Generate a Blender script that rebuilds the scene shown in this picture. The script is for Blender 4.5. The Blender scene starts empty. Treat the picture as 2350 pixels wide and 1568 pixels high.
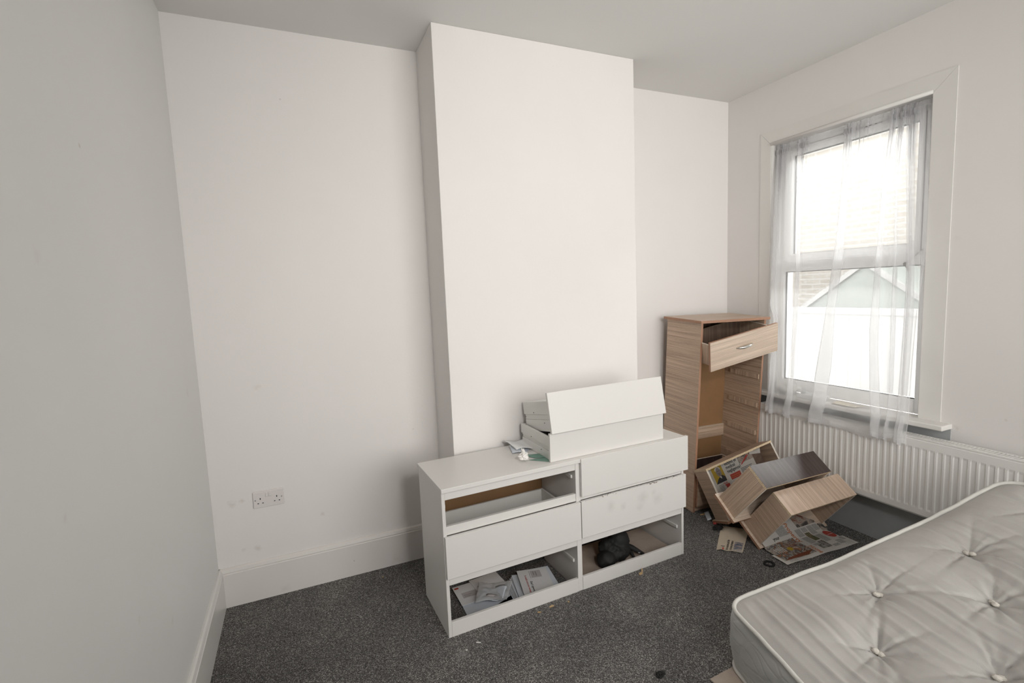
import bpy, bmesh, math, random
from math import sin, cos, pi, exp, hypot, radians
from mathutils import Vector, Matrix, noise
random.seed(7)
S = bpy.context.scene
COL = S.collection
# ------------------------------------------------------------------ camera, exposure, world, lights
def cam_axes(yaw, pitch, roll):
    cy, sy, cp, sp = cos(yaw), sin(yaw), cos(pitch), sin(pitch)
    f = Vector((sy*cp, cy*cp, sp)); r = Vector((cy, -sy, 0)); u = r.cross(f)
    c, s = cos(roll), sin(roll)
    return c*r + s*u, -s*r + c*u, f
cd = bpy.data.cameras.new('camera'); cam = bpy.data.objects.new('camera', cd); COL.objects.link(cam)
r_, u_, f_ = cam_axes(0.41218, -0.10437, -0.04027)
M = Matrix(((r_.x, u_.x, -f_.x, 0.4673), (r_.y, u_.y, -f_.y, -2.8236), (r_.z, u_.z, -f_.z, 1.5799), (0, 0, 0, 1)))
cam.matrix_world = M
cd.sensor_width = 36.0; cd.lens = 1126.08/2350*36.0; cd.clip_start = .02; cd.clip_end = 100
S.camera = cam
vs = S.view_settings
vs.view_transform = 'Standard'; vs.look = 'None'; vs.gamma = 1.0; vs.use_curve_mapping = False; vs.exposure = 0.08
W = bpy.data.worlds.new('overcast_sky'); S.world = W; W.use_nodes = True
bg = W.node_tree.nodes['Background']; bg.inputs[0].default_value = (1.0, 0.950, 0.940, 1); bg.inputs[1].default_value = 7.5
def lamp(name, kind, loc, energy, color, **k):
    l = bpy.data.lights.new(name, kind); l.energy = energy; l.color = color
    for a, b in k.items(): setattr(l, a, b)
    o = bpy.data.objects.new(name, l); COL.objects.link(o); o.location = loc
    return o
LIGHT_POS = (1.15, -3.45, 2.35)
lp = lamp('added_fill_spot', 'SPOT', LIGHT_POS, 105, (1.0, 0.965, 0.93), shadow_soft_size=0.2, spot_size=radians(96), spot_blend=1.0)  # invented fill spot behind the camera, brightens the room
lp.rotation_euler = (Vector((2.2, -.2, 1.45))-Vector(LIGHT_POS)).to_track_quat('-Z', 'Y').to_euler()
sky_glow = lamp('overcast_sun', 'SUN', (9, -1, 9), 13.0, (1.0, 0.98, 0.97), angle=radians(75))
sky_glow.rotation_euler = Vector((-.62, .02, -.62)).to_track_quat('-Z', 'Y').to_euler()
portal = lamp('window_portal', 'AREA', (3.80, -0.824, 1.645), 1, (1, 1, 1), shape='RECTANGLE', size=0.96, size_y=1.72)
portal.rotation_euler = (0, radians(90), 0)      # local -Z towards the room
portal.rotation_euler = Vector((-1, 0, 0)).to_track_quat('-Z', 'Z').to_euler()
portal.data.cycles.is_portal = True
portal2 = lamp('fill_window_portal', 'AREA', (2.25, -4.42, 1.65), 1, (1, 1, 1), shape='RECTANGLE', size=2.3, size_y=2.0)  # guides sky sampling through the added rear window
portal2.rotation_euler = Vector((0, 1, 0)).to_track_quat('-Z', 'Z').to_euler(); portal2.data.cycles.is_portal = True
# ------------------------------------------------------------------ helpers
def link(o): COL.objects.link(o); return o
def tag(o, label=None, cat=None, group=None, kind=None):
    if label: o['label'] = label
    if cat: o['category'] = cat
    if group: o['group'] = group
    if kind: o['kind'] = kind
    return o
def empty(name, mat, label, cat, group=None):
    o = link(bpy.data.objects.new(name, None)); o.empty_display_size = .05; o.matrix_world = mat
    return tag(o, label, cat, group)
def T(x, y, z): return Matrix.Translation((x, y, z))
def pose(loc, rows):
    return Matrix(((rows[0][0], rows[0][1], rows[0][2], loc[0]), (rows[1][0], rows[1][1], rows[1][2], loc[1]), (rows[2][0], rows[2][1], rows[2][2], loc[2]), (0, 0, 0, 1)))
def mesh_obj(name, verts, faces, mats, parent=None, mi=None, smooth=False, mat_world=None):
    me = bpy.data.meshes.new(name); me.from_pydata([tuple(v) for v in verts], [], faces)
    if not isinstance(mats, (list, tuple)): mats = [mats]
    for m in mats: me.materials.append(m)
    if mi:
        for p, i in zip(me.polygons, mi): p.material_index = i
    if smooth:
        for p in me.polygons: p.use_smooth = True
    me.update()
    o = link(bpy.data.objects.new(name, me))
    if parent: o.parent = parent
    if mat_world is not None: o.matrix_world = mat_world
    return o
def bm_obj(name, bm, mats, parent=None, smooth=False):
    me = bpy.data.meshes.new(name); bmesh.ops.recalc_face_normals(bm, faces=bm.faces); bm.to_mesh(me); bm.free()
    if not isinstance(mats, (list, tuple)): mats = [mats]
    for m in mats: me.materials.append(m)
    if smooth:
        for p in me.polygons: p.use_smooth = True
    o = link(bpy.data.objects.new(name, me))
    if parent: o.parent = parent
    return o
def bx(bm, x0, y0, z0, x1, y1, z1, bev=0.0, mi=0, seg=1):
    vs_ = [bm.verts.new(p) for p in ((x0,y0,z0),(x1,y0,z0),(x1,y1,z0),(x0,y1,z0),(x0,y0,z1),(x1,y0,z1),(x1,y1,z1),(x0,y1,z1))]
    fs = [bm.faces.new([vs_[i] for i in f]) for f in ((3,2,1,0),(4,5,6,7),(0,1,5,4),(1,2,6,5),(2,3,7,6),(3,0,4,7))]
    for f in fs: f.material_index = mi
    if bev > 0:
        es = list({e for f in fs for e in f.edges})
        r = bmesh.ops.bevel(bm, geom=es, offset=bev, segments=seg, affect='EDGES', profile=.6)
        for f in r['faces']: f.material_index = mi
    return fs
def box(name, a, b, mat, parent=None, bev=0.0012, seg=1):
    bm = bmesh.new(); bx(bm, *a, *b, bev=bev, seg=seg); return bm_obj(name, bm, mat, parent)
def boxes(name, L, mats, parent=None, bev=0.0012):
    bm = bmesh.new()
    for it in L:
        a, b = it[0], it[1]; bx(bm, *a, *b, bev=bev, mi=(it[2] if len(it) > 2 else 0))
    return bm_obj(name, bm, mats, parent)
def tube_mesh(path, rad, n=8, closed=False):
    P = [Vector(p) for p in path]; vs_, fs = [], []; m = len(P)
    R = rad if isinstance(rad, (list, tuple)) else [rad]*m
    prev = None
    for i, p in enumerate(P):
        if closed: t = (P[(i+1) % m]-P[i-1]).normalized()
        else: t = (P[min(i+1, m-1)]-P[max(i-1, 0)]).normalized()
        if prev is None:
            a = Vector((0,0,1)) if abs(t.z) < .9 else Vector((1,0,0)); prev = t.cross(a).normalized()
        nrm = (prev - t*prev.dot(t)).normalized(); prev = nrm; b = t.cross(nrm)
        for k in range(n):
            a = 2*pi*k/n; vs_.append(p + (nrm*cos(a)+b*sin(a))*R[i])
    for i in range(m if closed else m-1):
        for k in range(n):
            j = (i+1) % m; fs.append((i*n+k, i*n+(k+1) % n, j*n+(k+1) % n, j*n+k))
    if not closed:
        fs.append(tuple(range(n))[::-1]); fs.append(tuple((m-1)*n+k for k in range(n)))
    return vs_, fs
def tube(name, path, rad, mat, parent=None, n=8, closed=False):
    v, f = tube_mesh(path, rad, n, closed); return mesh_obj(name, v, f, mat, parent, smooth=True)
def lerp_tab(x, X, Y):
    if x <= X[0]: return Y[0]
    for i in range(len(X)-1):
        if x <= X[i+1]: return Y[i]+(Y[i+1]-Y[i])*(x-X[i])/(X[i+1]-X[i])
    return Y[-1]
def smoothstep(a, b, x):
    t = min(1, max(0, (x-a)/(b-a))); return t*t*(3-2*t)
# ------------------------------------------------------------------ materials
def mat(name):
    m = bpy.data.materials.new(name); m.use_nodes = True; nt = m.node_tree
    return m, nt, nt.nodes, nt.links, nt.nodes['Principled BSDF']
def tc(N, Lk, scale=(1,1,1), kind='Object', rot=(0,0,0)):
    t = N.new('ShaderNodeTexCoord'); mp = N.new('ShaderNodeMapping'); mp.inputs['Scale'].default_value = scale; mp.inputs['Rotation'].default_value = rot
    Lk.new(t.outputs[kind], mp.inputs['Vector']); return mp.outputs[0]
def nz(N, Lk, vec, scale, detail=2, rough=.5, dist=0):
    n = N.new('ShaderNodeTexNoise'); n.inputs['Scale'].default_value = scale; n.inputs['Detail'].default_value = detail
    n.inputs['Roughness'].default_value = rough; n.inputs['Distortion'].default_value = dist; Lk.new(vec, n.inputs['Vector']); return n.outputs['Fac']
def ramp(N, Lk, fac, stops):
    r = N.new('ShaderNodeValToRGB'); cr = r.color_ramp
    while len(cr.elements) < len(stops): cr.elements.new(.5)
    for e, (p, c) in zip(cr.elements, stops): e.position = p; e.color = (*c, 1)
    Lk.new(fac, r.inputs[0]); return r.outputs[0]
def mixc(N, Lk, fac, a, b, mode='MIX'):
    m = N.new('ShaderNodeMix'); m.data_type = 'RGBA'; m.blend_type = mode
    for sk, v in ((m.inputs[0], fac), (m.inputs[6], a), (m.inputs[7], b)):
        if hasattr(v, 'is_output'): Lk.new(v, sk)
        elif isinstance(v, tuple): sk.default_value = (*v, 1)
        else: sk.default_value = v
    return m.outputs[2]
def math_(N, Lk, op, a, b=None, clamp=False):
    m = N.new('ShaderNodeMath'); m.operation = op; m.use_clamp = clamp
    for sk, v in zip(m.inputs, (a, b)):
        if v is None: continue
        if hasattr(v, 'is_output'): Lk.new(v, sk)
        else: sk.default_value = v
    return m.outputs[0]
def bump(N, Lk, B, h, strength, dist=.01):
    b = N.new('ShaderNodeBump'); b.inputs['Strength'].default_value = strength; b.inputs['Distance'].default_value = dist
    Lk.new(h, b.inputs['Height']); Lk.new(b.outputs[0], B.inputs['Normal'])
def plain(name, c, rough=.5, bs=0, bscale=60, spec=.5, metal=0, var=0):
    m, nt, N, Lk, B = mat(name); B.inputs['Base Color'].default_value = (*c, 1); B.inputs['Roughness'].default_value = rough
    B.inputs['Specular IOR Level'].default_value = spec; B.inputs['Metallic'].default_value = metal
    v = tc(N, Lk)
    if var:
        f = nz(N, Lk, v, 5, 5, .6)
        c2 = tuple(x*(1-var) for x in c); Lk.new(ramp(N, Lk, f, [(.35, c2), (.65, c)]), B.inputs['Base Color'])
    if bs: bump(N, Lk, B, nz(N, Lk, v, bscale, 3), bs, .004)
    return m
def stained(name, c, rough, spots, stain=(.36, .29, .22), bs=.1):
    """painted plaster with a few smudges at given places (object coordinates)"""
    m, nt, N, Lk, B = mat(name); B.inputs['Roughness'].default_value = rough; B.inputs['Specular IOR Level'].default_value = .3
    v = tc(N, Lk); col = ramp(N, Lk, nz(N, Lk, v, 1.3, 4, .6), [(.3, tuple(x*.975 for x in c)), (.7, c)])
    tot = None
    n2 = nz(N, Lk, v, 38, 4, .7)
    for (p, r, s) in spots:
        d = N.new('ShaderNodeVectorMath'); d.operation = 'DISTANCE'; Lk.new(v, d.inputs[0]); d.inputs[1].default_value = p
        a = math_(N, Lk, 'SUBTRACT', 1.0, math_(N, Lk, 'DIVIDE', d.outputs['Value'], r), True)
        b = math_(N, Lk, 'MULTIPLY', math_(N, Lk, 'SUBTRACT', math_(N, Lk, 'MULTIPLY', a, n2), .26, True), s*1.6, True)
        tot = b if tot is None else math_(N, Lk, 'MAXIMUM', tot, b)
    if tot is not None: col = mixc(N, Lk, tot, col, stain)
    Lk.new(col, B.inputs['Base Color']); bump(N, Lk, B, nz(N, Lk, v, 70, 4, .6), bs, .003)
    return m
WALLC = (0.80, 0.772, 0.752)
m_wall = stained('wall_paint', WALLC, .62, [((.089,0,.539),.05,.7),((.136,0,.547),.035,.7),((.518,0,.389),.03,.55),((.255,0,1.131),.05,.3),((.188,0,.277),.045,.6),((.123,0,.284),.03,.5),((1.045,0,.791),.012,1.4),((.481,0,2.583),.012,1.4)])
m_wall_left = stained('left_wall_paint', (.75,.745,.73), .5, [((0,-1.208,1.988),.015,1.5),((0,-1.521,1.689),.05,.3),((0,-.27,1.187),.06,.4),((0,-1.558,1.149),.03,.4),((0,-1.21,.706),.03,.5),((0,-.9,.5),.05,.4),((0,-1.75,.75),.06,.4)], stain=(.5,.45,.38))
m_wall_right = stained('right_wall_paint', (.77,.745,.725), .6, [((3.563,-1.47,.77),.05,.5),((3.563,-1.66,.86),.02,.8),((3.563,-1.43,1.75),.04,.3)])
m_ceil = stained('ceiling_paint', (.76,.75,.725), .7, [])
m_gloss = plain('white_gloss_paint', (.74,.72,.69), .28, .12, 40, var=.03)
m_skirt = stained('skirting_gloss', (.74,.71,.68), .30, [((.661,-.02,.088),.012,2.0),((.3,-.02,.03),.06,.4),((.9,-.02,.03),.08,.4)], bs=.1)
m_upvc = plain('white_upvc', (.95,.95,.955), .22)
m_grey = plain('matt_grey', (.42,.435,.44), .6, .1, 30, var=.08)
m_gasket = plain('black_rubber', (.02,.02,.022), .6)
m_white = plain('white_foil_board', (.70,.68,.655), .38, .05, 300)
m_whitein = plain('white_drawer_wrap', (.70,.69,.66), .35)
m_rad = plain('radiator_enamel', (.76,.745,.72), .3)
m_metal = plain('brushed_nickel', (.62,.61,.58), .28, metal=1.0)
m_steel = plain('dull_steel', (.30,.29,.28), .4, metal=1.0)
m_plastic = plain('white_socket_plastic', (.74,.70,.69), .25)
m_dark = plain('dark_hole', (.012,.010,.010), .7)
m_black = plain('black_cloth', (.006,.006,.006), .75, .25, 90)
m_blackband = plain('black_elastic', (.008,.008,.009), .65, .5, 300)
m_hard = plain('brown_hardboard', (.30,.165,.075), .55, .2, 200, var=.15)
m_paperw = plain('white_paper', (.70,.70,.70), .65, .15, 30)
m_paperb = plain('bluish_white_paper', (.62,.66,.72), .6, .15, 30)
m_green = plain('green_card', (.15,.27,.215), .55, .1, 40)
m_tissue = plain('white_tissue', (.80,.78,.75), .9, .5, 80)
m_chip = plain('raw_wood_chip', (.55,.38,.20), .8, .4, 120, var=.2)
m_mdf = plain('pale_board', (.46,.38,.32), .75, .3, 150, var=.2)
m_button = plain('cream_tuft_wool', (.66,.62,.56), .9, .8, 250)
m_piping = plain('cream_piping_tape', (.60,.585,.55), .8, .3, 400)
m_window_film = plain('envelope_window', (.50,.47,.48), .25)
m_fence = plain('pale_fence_paint', (.26,.262,.262), .7, .2, 8, var=.05)
m_shedg = plain('pale_green_sheet', (.185,.208,.198), .6, var=.08)
m_ground = plain('grey_concrete_yard', (.45,.45,.44), .9, .3, 6, var=.2)
def wood(name, axis, dark, light, rough=.42, fine=190.0, seed=0.0):
    m, nt, N, Lk, B = mat(name)
    sc = [fine]*3; sc[axis] = 2.2; v = tc(N, Lk, tuple(sc)); f1 = nz(N, Lk, v, 1.0, 3, .65)
    sc2 = [fine*.22]*3; sc2[axis] = .8; f2 = nz(N, Lk, tc(N, Lk, tuple(sc2)), 1.0, 2, .5)
    sc3 = [900]*3; sc3[axis] = 40; f3 = nz(N, Lk, tc(N, Lk, tuple(sc3)), 1.0, 1, .5)
    f = math_(N, Lk, 'ADD', math_(N, Lk, 'MULTIPLY', f1, .62), math_(N, Lk, 'MULTIPLY', f2, .38))
    c = ramp(N, Lk, f, [(.36, dark), (.50, tuple((a+b)/2 for a, b in zip(dark, light))), (.62, light)])
    c = mixc(N, Lk, .22, c, ramp(N, Lk, f3, [(.3, dark), (.7, light)]))
    Lk.new(c, B.inputs['Base Color']); B.inputs['Roughness'].default_value = rough; B.inputs['Specular IOR Level'].default_value = .5
    bump(N, Lk, B, f1, .06, .002)
    return m
WD, WL = (.315,.215,.148), (.67,.51,.385)
wx, wy, wz = (wood('oak_laminate_'+a, i, WD, WL) for i, a in enumerate(('across', 'deep', 'upright')))
wfront = wood('oak_laminate_front', 0, (.44,.335,.255), (.72,.59,.475), .38)
m_wood_in = wood('brown_laminate_inside', 2, (.10,.065,.045), (.22,.15,.11), .55)
m_wood_dark = wood('dark_glossy_laminate', 2, (.030,.018,.016), (.075,.052,.048), .30)
def chipboard():
    m, nt, N, Lk, B = mat('chipboard_edge'); v = tc(N, Lk)
    vo = N.new('ShaderNodeTexVoronoi'); vo.inputs['Scale'].default_value = 520; Lk.new(v, vo.inputs['Vector'])
    c = ramp(N, Lk, vo.outputs['Color'], [(.1, (.38,.24,.12)), (.4, (.68,.52,.33)), (.9, (.86,.74,.55))])
    Lk.new(c, B.inputs['Base Color']); B.inputs['Roughness'].default_value = .85; bump(N, Lk, B, vo.outputs['Distance'], .6, .002); return m
m_chipb = chipboard()
m_edge = plain('brown_edge_strip', (.40,.22,.14), .5, .1, 100, var=.12)
m_edgew = plain('cream_edge', (.74,.68,.60), .5)
def carpet():
    m, nt, N, Lk, B = mat('charcoal_carpet'); v = tc(N, Lk)
    vo = N.new('ShaderNodeTexVoronoi'); vo.inputs['Scale'].default_value = 330; Lk.new(v, vo.inputs['Vector'])
    sp = N.new('ShaderNodeSeparateColor'); Lk.new(vo.outputs['Color'], sp.inputs[0])
    base = ramp(N, Lk, sp.outputs[0], [(0.0, (.035,.034,.034)), (.45, (.115,.112,.11)), (.8, (.235,.23,.225)), (.97, (.52,.51,.49))])
    n1 = nz(N, Lk, v, 2.6, 4, .6); n2 = nz(N, Lk, v, 420, 2, .6)
    fluff = ramp(N, Lk, n1, [(.35, (.78,.76,.76)), (.7, (1.30,1.25,1.20))])
    c = mixc(N, Lk, 1.0, base, fluff, 'MULTIPLY')
    dust = ramp(N, Lk, math_(N, Lk, 'MULTIPLY', nz(N, Lk, v, 55, 3, .7), nz(N, Lk, v, 4, 2, .5)), [(.34, (0,0,0)), (.46, (1,1,1))])
    d = N.new('ShaderNodeVectorMath'); d.operation = 'DISTANCE'; Lk.new(v, d.inputs[0]); d.inputs[1].default_value = (1.02,-.88,0)
    near = math_(N, Lk, 'SUBTRACT', 1.0, math_(N, Lk, 'DIVIDE', d.outputs['Value'], .13), True)
    crumb = math_(N, Lk, 'MULTIPLY', math_(N, Lk, 'GREATER_THAN', math_(N, Lk, 'MULTIPLY', near, nz(N, Lk, v, 170, 3, .8)), .42), .35)
    c = mixc(N, Lk, crumb, c, (.5,.49,.47))
    c = mixc(N, Lk, math_(N, Lk, 'MULTIPLY', dust, .10), c, (.22,.20,.18))
    Lk.new(c, B.inputs['Base Color']); B.inputs['Roughness'].default_value = 1.0; B.inputs['Specular IOR Level'].default_value = .1
    B.inputs['Sheen Weight'].default_value = .12; B.inputs['Sheen Roughness'].default_value = .5
    h = math_(N, Lk, 'ADD', vo.outputs['Distance'], n2); bump(N, Lk, B, h, .9, .006); return m
m_carpet = carpet()
def ticking():
    m, nt, N, Lk, B = mat('mattress_ticking'); v = tc(N, Lk)
    a = nz(N, Lk, v, 240, 2, .7); b = nz(N, Lk, v, 3, 4, .6); s = nz(N, Lk, v, 14, 5, .7)
    c = ramp(N, Lk, b, [(.3, (.40,.385,.365)), (.7, (.49,.475,.455))])
    c = mixc(N, Lk, math_(N, Lk, 'MULTIPLY', a, .35), c, (.42,.385,.36))
    c = mixc(N, Lk, ramp(N, Lk, s, [(.60, (0,0,0)), (.72, (.22,.22,.22))]), c, (.36,.32,.28))
    Lk.new(c, B.inputs['Base Color']); B.inputs['Roughness'].default_value = .9; B.inputs['Specular IOR Level'].default_value = .2
    bump(N, Lk, B, a, .25, .002); return m
m_tick = ticking()
def sheer(name, op, tint):
    m, nt, N, Lk, B = mat(name); out = N['Material Output']; N.remove(B)
    tr = N.new('ShaderNodeBsdfTransparent'); df = N.new('ShaderNodeBsdfDiffuse'); tl = N.new('ShaderNodeBsdfTranslucent')
    df.inputs[0].default_value = (*tint, 1); tl.inputs[0].default_value = (*tint, 1)
    mx = N.new('ShaderNodeMixShader'); mx.inputs[0].default_value = .70; Lk.new(df.outputs[0], mx.inputs[1]); Lk.new(tl.outputs[0], mx.inputs[2])
    # a thin weave gets denser the more obliquely it is crossed
    g = N.new('ShaderNodeLayerWeight'); g.inputs[0].default_value = .5
    fac = math_(N, Lk, 'ADD', math_(N, Lk, 'MULTIPLY', g.outputs['Facing'], .26), op, True)
    m2 = N.new('ShaderNodeMixShader'); Lk.new(fac, m2.inputs[0]); Lk.new(tr.outputs[0], m2.inputs[1]); Lk.new(mx.outputs[0], m2.inputs[2])
    Lk.new(m2.outputs[0], out.inputs[0]); return m
m_sheer = sheer('sheer_voile', .36, (.96,.96,.97)); m_hem = sheer('voile_hem', .42, (.95,.95,.96))
def glass():
    m, nt, N, Lk, B = mat('window_glass'); out = N['Material Output']; N.remove(B)
    tr = N.new('ShaderNodeBsdfTransparent'); gl = N.new('ShaderNodeBsdfGlossy'); gl.inputs['Roughness'].default_value = .02
    tr.inputs[0].default_value = (.95,.97,.96,1); fr = N.new('ShaderNodeFresnel'); fr.inputs[0].default_value = 1.45
    mx = N.new('ShaderNodeMixShader'); Lk.new(fr.outputs[0], mx.inputs[0]); Lk.new(tr.outputs[0], mx.inputs[1]); Lk.new(gl.outputs[0], mx.inputs[2]); Lk.new(mx.outputs[0], out.inputs[0]); return m
m_glass = glass()
def polybag():
    m, nt, N, Lk, B = mat('clear_polythene'); out = N['Material Output']
    B.inputs['Base Color'].default_value = (.72,.73,.74,1); B.inputs['Roughness'].default_value = .22
    bump(N, Lk, B, nz(N, Lk, tc(N, Lk), 40, 3), .3, .004)
    tr = N.new('ShaderNodeBsdfTransparent'); mx = N.new('ShaderNodeMixShader'); mx.inputs[0].default_value = .38
    Lk.new(tr.outputs[0], mx.inputs[1]); Lk.new(B.outputs[0], mx.inputs[2]); Lk.new(mx.outputs[0], out.inputs[0]); return m
m_poly = polybag()
def brick():
    m, nt, N, Lk, B = mat('yellow_stock_brick'); v = tc(N, Lk, (1,1,1), rot=(radians(90),0,radians(90)))
    t = N.new('ShaderNodeTexCoord'); sx = N.new('ShaderNodeSeparateXYZ'); Lk.new(t.outputs['Object'], sx.inputs[0])
    cb = N.new('ShaderNodeCombineXYZ'); Lk.new(sx.outputs[1], cb.inputs[0]); Lk.new(sx.outputs[2], cb.inputs[1])
    b = N.new('ShaderNodeTexBrick'); Lk.new(cb.outputs[0], b.inputs['Vector']); b.inputs['Scale'].default_value = 1.0
    b.inputs['Brick Width'].default_value = .23; b.inputs['Row Height'].default_value = .078; b.inputs['Mortar Size'].default_value = .010
    b.inputs['Color1'].default_value = (.165,.150,.130,1); b.inputs['Color2'].default_value = (.19,.178,.158,1); b.inputs['Mortar'].default_value = (.225,.22,.212,1)
    Lk.new(b.outputs['Color'], B.inputs['Base Color']); B.inputs['Roughness'].default_value = .9; return m
m_brick = brick()
def ink(name, c, rough=.75): return plain(name, c, rough)
m_news = plain('newsprint', (.62,.595,.55), .8, .25, 25, var=.06)
m_newsy = plain('yellowed_newsprint', (.58,.50,.39), .8, .25, 25, var=.1)
m_ink = ink('black_ink', (.025,.025,.028)); m_red = ink('red_ink', (.45,.06,.045)); m_orange = ink('orange_ink', (.50,.17,.07))
m_mustard = ink('mustard_ink', (.45,.31,.035)); m_skin = ink('grey_halftone', (.25,.22,.21)); m_suit = ink('dark_halftone', (.035,.035,.038)); m_lightink = ink('pale_ink', (.66,.64,.60))
def photo(name, cols, sc=22):
    m, nt, N, Lk, B = mat(name); v = tc(N, Lk); f = nz(N, Lk, v, sc, 5, .65, .6); n = len(cols)
    Lk.new(ramp(N, Lk, f, [(.30+.42*i/(n-1), c) for i, c in enumerate(cols)]), B.inputs['Base Color']); B.inputs['Roughness'].default_value = .7; return m
m_ph_room = photo('printed_room_photo', [(.03,.03,.03),(.15,.09,.06),(.45,.40,.34),(.10,.10,.11),(.35,.14,.05),(.5,.45,.42)])
m_ph_person = photo('printed_portrait_photo', [(.02,.025,.03),(.12,.10,.09),(.42,.36,.30),(.25,.10,.07),(.03,.04,.05)], 18)
m_ph_green = photo('printed_garden_photo', [(.03,.035,.02),(.10,.12,.06),(.22,.17,.10),(.04,.04,.03)], 60)
m_ph_bw = photo('printed_mono_photo', [(.03,.02,.02),(.35,.33,.30),(.06,.05,.04),(.45,.42,.38)], 50)
m_ph_blue = photo('printed_blue_photo', [(.04,.03,.09),(.10,.14,.2),(.30,.25,.24),(.42,.36,.34),(.05,.06,.08)], 30)
def textblock():
    m, nt, N, Lk, B = mat('small_print')
    t = N.new('ShaderNodeTexCoord'); w = N.new('ShaderNodeTexNoise'); w.inputs['Scale'].default_value = 900; Lk.new(t.outputs['Object'], w.inputs['Vector'])
    uv = N.new('ShaderNodeSeparateXYZ'); Lk.new(t.outputs['UV'], uv.inputs[0])
    s = math_(N, Lk, 'SINE', math_(N, Lk, 'MULTIPLY', uv.outputs[1], 2*pi/.0032))
    f = math_(N, Lk, 'MULTIPLY', math_(N, Lk, 'GREATER_THAN', s, 0.0), math_(N, Lk, 'GREATER_THAN', w.outputs['Fac'], .46))
    Lk.new(mixc(N, Lk, f, (.50,.48,.45), (.13,.12,.12)), B.inputs['Base Color']); B.inputs['Roughness'].default_value = .8; return m
m_text = textblock()
# text outlines as triangles (x to the right, y up, cap height ~ .7*size)
_tc = {}
def text_tris(txt, size, serif=False, bold=True):
    cu = bpy.data.curves.new('txt', 'FONT'); cu.body = txt; cu.size = size; cu.resolution_u = 2; cu.offset = size*(.018 if bold else 0)
    o = bpy.data.objects.new('txt', cu); COL.objects.link(o); dg = bpy.context.evaluated_depsgraph_get(); dg.update()
    me = o.evaluated_get(dg).to_mesh(); me.calc_loop_triangles()
    v = [(p.co.x, p.co.y) for p in me.vertices]; f = [tuple(t.vertices) for t in me.loop_triangles]
    o.evaluated_get(dg).to_mesh_clear(); COL.objects.unlink(o); bpy.data.objects.remove(o); bpy.data.curves.remove(cu)
    return v, f
class Page:
    """one printed sheet: paper and everything printed on it in a single mesh; fn(u,v,lift) -> point"""
    def __init__(s, fn, mats): s.fn = fn; s.mats = mats; s.v = []; s.f = []; s.mi = []; s.uv = []
    def idx(s, m):
        if m not in s.mats: s.mats.append(m)
        return s.mats.index(m)
    def rect(s, u0, v0, u1, v1, m, lift=.0005, nu=4, nv=4):
        b = len(s.v); i = s.idx(m)
        for a in range(nv+1):
            for c in range(nu+1):
                u = u0+(u1-u0)*c/nu; v = v0+(v1-v0)*a/nv; s.v.append(s.fn(u, v, lift)); s.uv.append((u, v))
        for a in range(nv):
            for c in range(nu):
                k = b+a*(nu+1)+c; s.f.append((k, k+1, k+nu+2, k+nu+1)); s.mi.append(i)
    def poly(s, pts, m, lift=.0009):
        b = len(s.v); i = s.idx(m)
        for p in pts: s.v.append(s.fn(p[0], p[1], lift)); s.uv.append(p)
        s.f.append(tuple(range(b, b+len(pts)))); s.mi.append(i)
    def ellipse(s, cu, cv, ru, rv, m, lift=.0009, n=24): s.poly([(cu+ru*cos(2*pi*k/n), cv+rv*sin(2*pi*k/n)) for k in range(n)], m, lift)
    def text(s, t, u, v, size, m, ang=0, lift=.0012, sx=1.0):
        vs_, fs = text_tris(t, size); b = len(s.v); i = s.idx(m); c, q = cos(ang), sin(ang)
        for x, y in vs_:
            x *= sx; U = u+x*c-y*q; V = v+x*q+y*c; s.v.append(s.fn(U, V, lift)); s.uv.append((U, V))
        for f in fs: s.f.append(tuple(b+k for k in f)); s.mi.append(i)
    def build(s, name, parent=None):
        o = mesh_obj(name, s.v, s.f, s.mats, parent, s.mi)
        ul = o.data.uv_layers.new(name='UVMap')
        for l in o.data.loops: ul.data[l.index].uv = s.uv[l.vertex_index]
        return o
# ------------------------------------------------------------------ room shell
RX, RY, RZ = 3.563, -4.3, 2.915
XA, XB, BD = 1.1902, 2.4197, 0.3256
YR = 0.022
WY0, WY1, WZ0, WZ1 = -0.352, -1.296, 0.79, 2.505
def struct(o, kindlabel=None): o['kind'] = 'structure'; return o
struct(box('floor', (-.1, RY-.1, -.12), (RX+.1, .2, 0), m_carpet, bev=0))
struct(box('ceiling', (-.1, RY-.1, RZ), (RX+.1, .2, RZ+.1), m_ceil, bev=0))
struct(box('wall_left', (-.12, RY, 0), (0, .1, RZ), m_wall_left, bev=0))
struct(boxes('wall_back', [((0, 0, 0), (XA, .12, RZ)), ((XB, YR, 0), (RX, .12, RZ))], m_wall, bev=0))
struct(box('wall_chimney', (XA, -BD, 0), (XB, .12, RZ), m_wall, bev=0.004, seg=2))
QX0, QX1, QZ0, QZ1 = 1.10, 3.40, .65, 2.65  # opening in the unseen wall for the added fill window
struct(boxes('wall_front', [((0, RY-.12, 0), (QX0, RY, RZ)), ((QX1, RY-.12, 0), (RX, RY, RZ)), ((QX0, RY-.12, 0), (QX1, RY, QZ0)), ((QX0, RY-.12, QZ1), (QX1, RY, RZ))], m_wall, bev=0))
struct(boxes('wall_right', [((RX, RY, 0), (RX+.24, WY1, RZ)), ((RX, WY0, 0), (RX+.24, .12, RZ)), ((RX, WY1, 0), (RX+.24, WY0, WZ0-.03)), ((RX, WY1, WZ1), (RX+.24, WY0, RZ))], m_wall_right, bev=0))
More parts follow.
